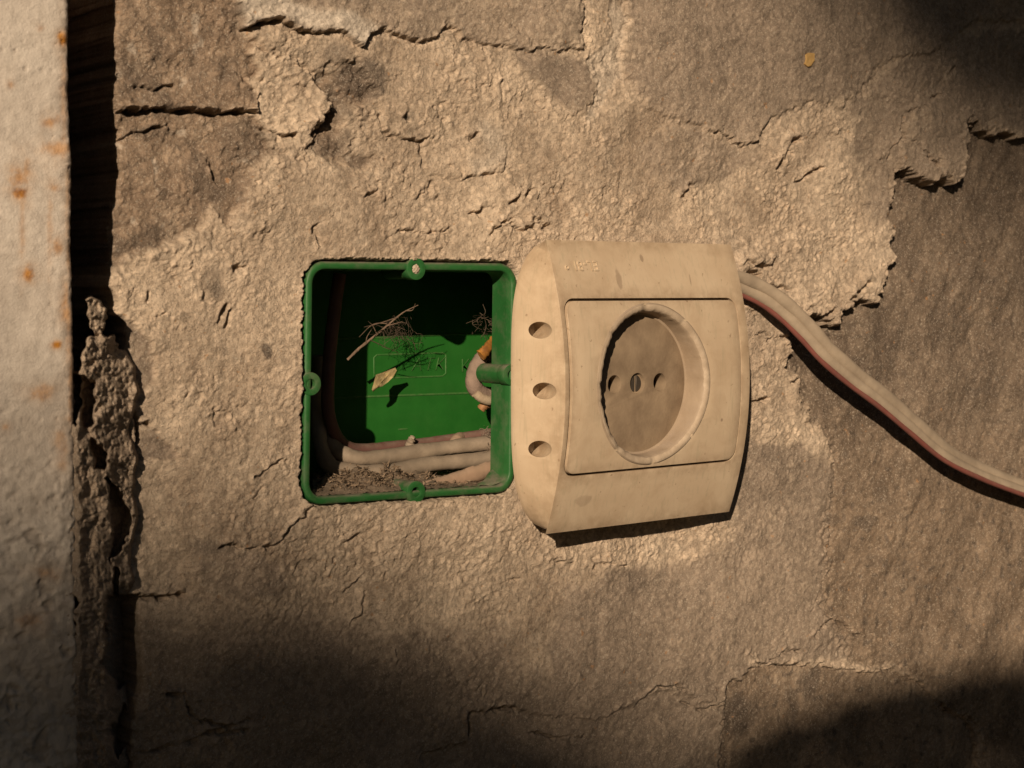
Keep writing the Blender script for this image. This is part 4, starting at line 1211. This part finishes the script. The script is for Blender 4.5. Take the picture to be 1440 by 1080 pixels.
# moulded lettering, upside down because the socket hangs upside down
def emboss(body_, size, uc, vc):
    me = text_mesh(body_, size*MM, 0.20*MM, 0.0, -0.00003)
    for q in me.vertices:
        tx, ty, tz = q.co
        v_ = vc - ty/MM
        q.co = L(uc-tx/MM, v_, zf(v_)+tz/MM+0.02)
    me.flip_normals()
    return me
link('lettering', emboss('EL-BI', 4.1, -22.6, 34.9), PLASTIC, cover)
link('lettering', emboss('o', 2.8, -30.4, 34.0), PLASTIC, cover)
# rear housing under the cover
hs = slab(-26*MM, 26*MM, -27*MM, 27*MM, 0.2*MM, 2.5*MM, 'housing', .8*MM)
link('rear_housing', hs, plain('grey_housing', (.18, .16, .14), (.12, .10, .09), 200, .7, .0001), sock)

# ================================================================== THE FLAT CABLE
def ribbon():
    px = [(1022, 397, 6), (1045, 403, 6), (1078, 419, 7.5), (1108, 442, 9), (1135, 469, 10.5), (1162, 499, 11.5), (1200, 532, 12), (1242, 564, 12), (1284, 600, 11.5), (1332, 640, 10.5), (1385, 667, 10), (1445, 690, 9.5), (1520, 715, 9)]
    path = catmull([at(x, y, h) for x, y, h in px], 14)
    n = len(path)
    fc = tag(empty('flat_cable', path[0]), 'flat cream three core cable with a red edge leading away from the socket', 'cable')
    sh_ = plain('cream_cable_sheath', (0.40, 0.325, 0.245), (0.28, 0.225, 0.17), 150, .62, .00008, 800, dust=(.34, .285, .22), dustamt=.4, grime=(.30, .24, .18))
    rd = plain('red_cable_stripe', (0.21, 0.068, 0.056), (0.16, 0.06, 0.05), 240, .6, .00008, 800, dust=(.32, .24, .19), dustamt=.35)
    # (offset across the ribbon in mm at start and end, radius, material)
    prof = []
    def frame(i):
        T = (path[min(i+1, n-1)]-path[max(i-1, 0)]).normalized()
        t = i/(n-1)
        tw = math.radians(-8 + 52*min(1, max(0, (t-.05)/.75)))
        Nn = (CAM-path[i]).normalized()
        Nn = (Nn - T*Nn.dot(T)).normalized()
        B = T.cross(Nn).normalized()
        if B.z < 0: B = -B
        # roll about the tangent: the upper edge turns away from the viewer further along
        return T, (B*math.cos(tw)-Nn*math.sin(tw)), (Nn*math.cos(tw)+B*math.sin(tw))
    for nm, off, ru, rn, mt_, lab in (('core', 2.5, 2.0, 1.3, sh_, None), ('core', -0.55, 1.75, 1.2, sh_, None), ('core', -2.65, 0.85, 0.85, rd, 'red stripe along the lower edge')):
        bm = bmesh.new(); rings = []
        for i in range(n):
            T, B, Nn = frame(i)
            wv = 1+0.05*math.sin(i*.31+off)
            c = path[i] + B*off*MM
            rings.append([bm.verts.new(c + B*math.cos(a)*ru*MM*wv + Nn*math.sin(a)*rn*MM*wv) for a in [2*math.pi*k/16 for k in range(16)]])
        for a, b in zip(rings, rings[1:]):
            for k in range(16): bm.faces.new((a[k], a[(k+1) % 16], b[(k+1) % 16], b[k]))
        bm.faces.new(rings[0]); bm.faces.new(rings[-1])
        me = bm_mesh('core', bm); smooth(me, 60)
        o = put(nm, me, mt_, fc)
        if lab: o['label'] = lab
ribbon()

# ================================================================== SMALL THINGS ON THE WALL
def wall_h(x, y):
    k = np.argmin((PX-x)**2+(PY-y)**2)
    return float(H[k])
def crumb(name, out, thick, mt_, label, cat, lift=0.2, group=None):
    cx = sum(p[0] for p in out)/len(out); cy = sum(p[1] for p in out)/len(out)
    hb = max(wall_h(x, y) for x, y in out)
    bm = bmesh.new()
    f = bm.faces.new([bm.verts.new(at(x, y, hb+lift+random.uniform(-.1, .25))) for x, y in out])
    e = bmesh.ops.extrude_face_region(bm, geom=[f])
    for q in e['geom']:
        if isinstance(q, bmesh.types.BMVert): q.co.y += (thick+.6)*MM
    bmesh.ops.bevel(bm, geom=[x for x in bm.edges], offset=.12*MM, segments=1, affect='EDGES')
    one(name, bm_mesh(name, bm), mt_, label, cat, group)
crumb('dry_leaf_scrap', [(1133, 77), (1138, 74), (1146, 75), (1146, 85), (1141, 93), (1137, 94), (1132, 90), (1134, 83)], .6, plain('ochre_scrap', (.55, .36, .14), (.42, .26, .10), 700, .8, .0002), 'small ochre leaf scrap stuck on the smooth cement above the socket', 'leaf')

# ================================================================== ADDED LEAVES THAT SHADE THE WALL
LEAF = plain('leaf_green', (.045, .085, .025), (.07, .11, .035), 20, .6, 0)
BARK = plain('twig_bark', (.16, .12, .085), (.10, .075, .055), 90, .9, 0)
def shade(name, poly, dist, lsize, label, cover_, seed, stems, thin=None):
    """unseen leaves added towards the sun to shade the wall; their shadow falls on the outline given on the wall"""
    rnd = random.Random(seed)
    root = tag(empty(name, at(*stems[0][0]) - SUN*dist), label, 'branch')
    P2 = [at(x, y) for x, y in poly]
    xs = [p.x for p in P2]; zs = [p.z for p in P2]
    pol = [(p.x, p.z) for p in P2]
    area = abs(sum(pol[i][0]*pol[(i+1) % len(pol)][1]-pol[(i+1) % len(pol)][0]*pol[i][1] for i in range(len(pol))))/2
    N_ = int(cover_*area/(lsize*lsize*.36))
    cand = np.array([[rnd.uniform(min(xs), max(xs)), rnd.uniform(min(zs), max(zs))] for _ in range(N_*3)])
    k = inside(cand[:, 0], cand[:, 1], pol)
    cand = cand[k][:N_]
    if thin is not None:            # sparser leaves above the dense growth
        T2 = [at(x, y) for x, y in thin[0]]; tp = [(p.x, p.z) for p in T2]
        x0, x1, z0, z1 = min(p[0] for p in tp), max(p[0] for p in tp), min(p[1] for p in tp), max(p[1] for p in tp)
        c2 = np.array([[rnd.uniform(x0, x1), rnd.uniform(z0, z1)] for _ in range(int(thin[1]*(x1-x0)*(z1-z0)/(lsize*lsize*.36)))])
        cand = np.concatenate([cand, c2[inside(c2[:, 0], c2[:, 1], tp)]])
    bm = bmesh.new()
    for cx, cz in cand:
        c = Vector((cx, 0, cz)) - SUN*(dist+rnd.gauss(0, dist*.03))
        nrm = (-SUN + Vector((rnd.gauss(0, .45), rnd.gauss(0, .45), rnd.gauss(0, .45)))).normalized()
        a = nrm.orthogonal().normalized()
        a = Matrix.Rotation(rnd.uniform(0, 6.28), 3, nrm) @ a
        b = nrm.cross(a)
        s_ = lsize*rnd.uniform(.75, 1.25)
        pts = [c-a*s_*.5, c-a*s_*.2+b*s_*.27+nrm*s_*.05, c+a*s_*.15+b*s_*.25+nrm*s_*.04, c+a*s_*.55, c+a*s_*.15-b*s_*.25+nrm*s_*.04, c-a*s_*.2-b*s_*.27+nrm*s_*.05]
        q = [bm.verts.new(p) for p in pts]
        bm.faces.new((q[0], q[1], q[2], q[3])); bm.faces.new((q[0], q[3], q[4], q[5]))
    me = bm_mesh('shade_foliage', bm, False)
    put('shade_foliage', me, LEAF, root)['kind'] = 'stuff'
    for s0 in stems:
        put('stem', sweep('stem', catmull([at(*p) - SUN*dist for p in s0], 6), lambda t: lsize*(.12-.08*t), 8), BARK, root)
shade('shade_leaves_low', [(-700, 880), (0, 880), (110, 830), (150, 775), (300, 765), (480, 800), (650, 870), (820, 950), (950, 1035), (1150, 1200), (1150, 1800), (-700, 1800)], 8.0, .03,  # unseen leaves, added and shaped to shade the wall's foot
      'added leaf mass out of view that shades the foot of the wall', 5.0, 21, [[(-600, 1600), (0, 1350), (500, 1200), (900, 1180)], [(200, 1700), (260, 1300), (300, 1000)]], ([(-500, 560), (100, 560), (250, 650), (450, 740), (620, 830), (800, 930), (900, 1040), (-500, 1040)], 0.55))
shade('shade_leaves_corner', [(930, 1140), (1040, 1030), (1100, 1005), (1160, 990), (1250, 955), (1350, 938), (1500, 930), (1800, 950), (1800, 1600), (930, 1600)], 2.0, .009,  # unseen leaf cluster, added for the shadow in the lower corner
      'added leaf cluster out of view that shades the lower corner of the wall', 4.0, 22, [[(1800, 1580), (1500, 1250), (1250, 1080), (1120, 1040)]])
shade('shade_leaves_top', [(1110, -160), (1165, 20), (1225, 120), (1310, 205), (1440, 250), (1750, 310), (1900, -100), (1900, -700), (1160, -700)], 9.0, .035,  # unseen leaf mass, outlined to cast the upper corner's shade
      'added leaf mass out of view that shades the upper corner of the wall', 5.0, 23, [[(1900, -650), (1600, -250), (1400, 0), (1300, 60)]])
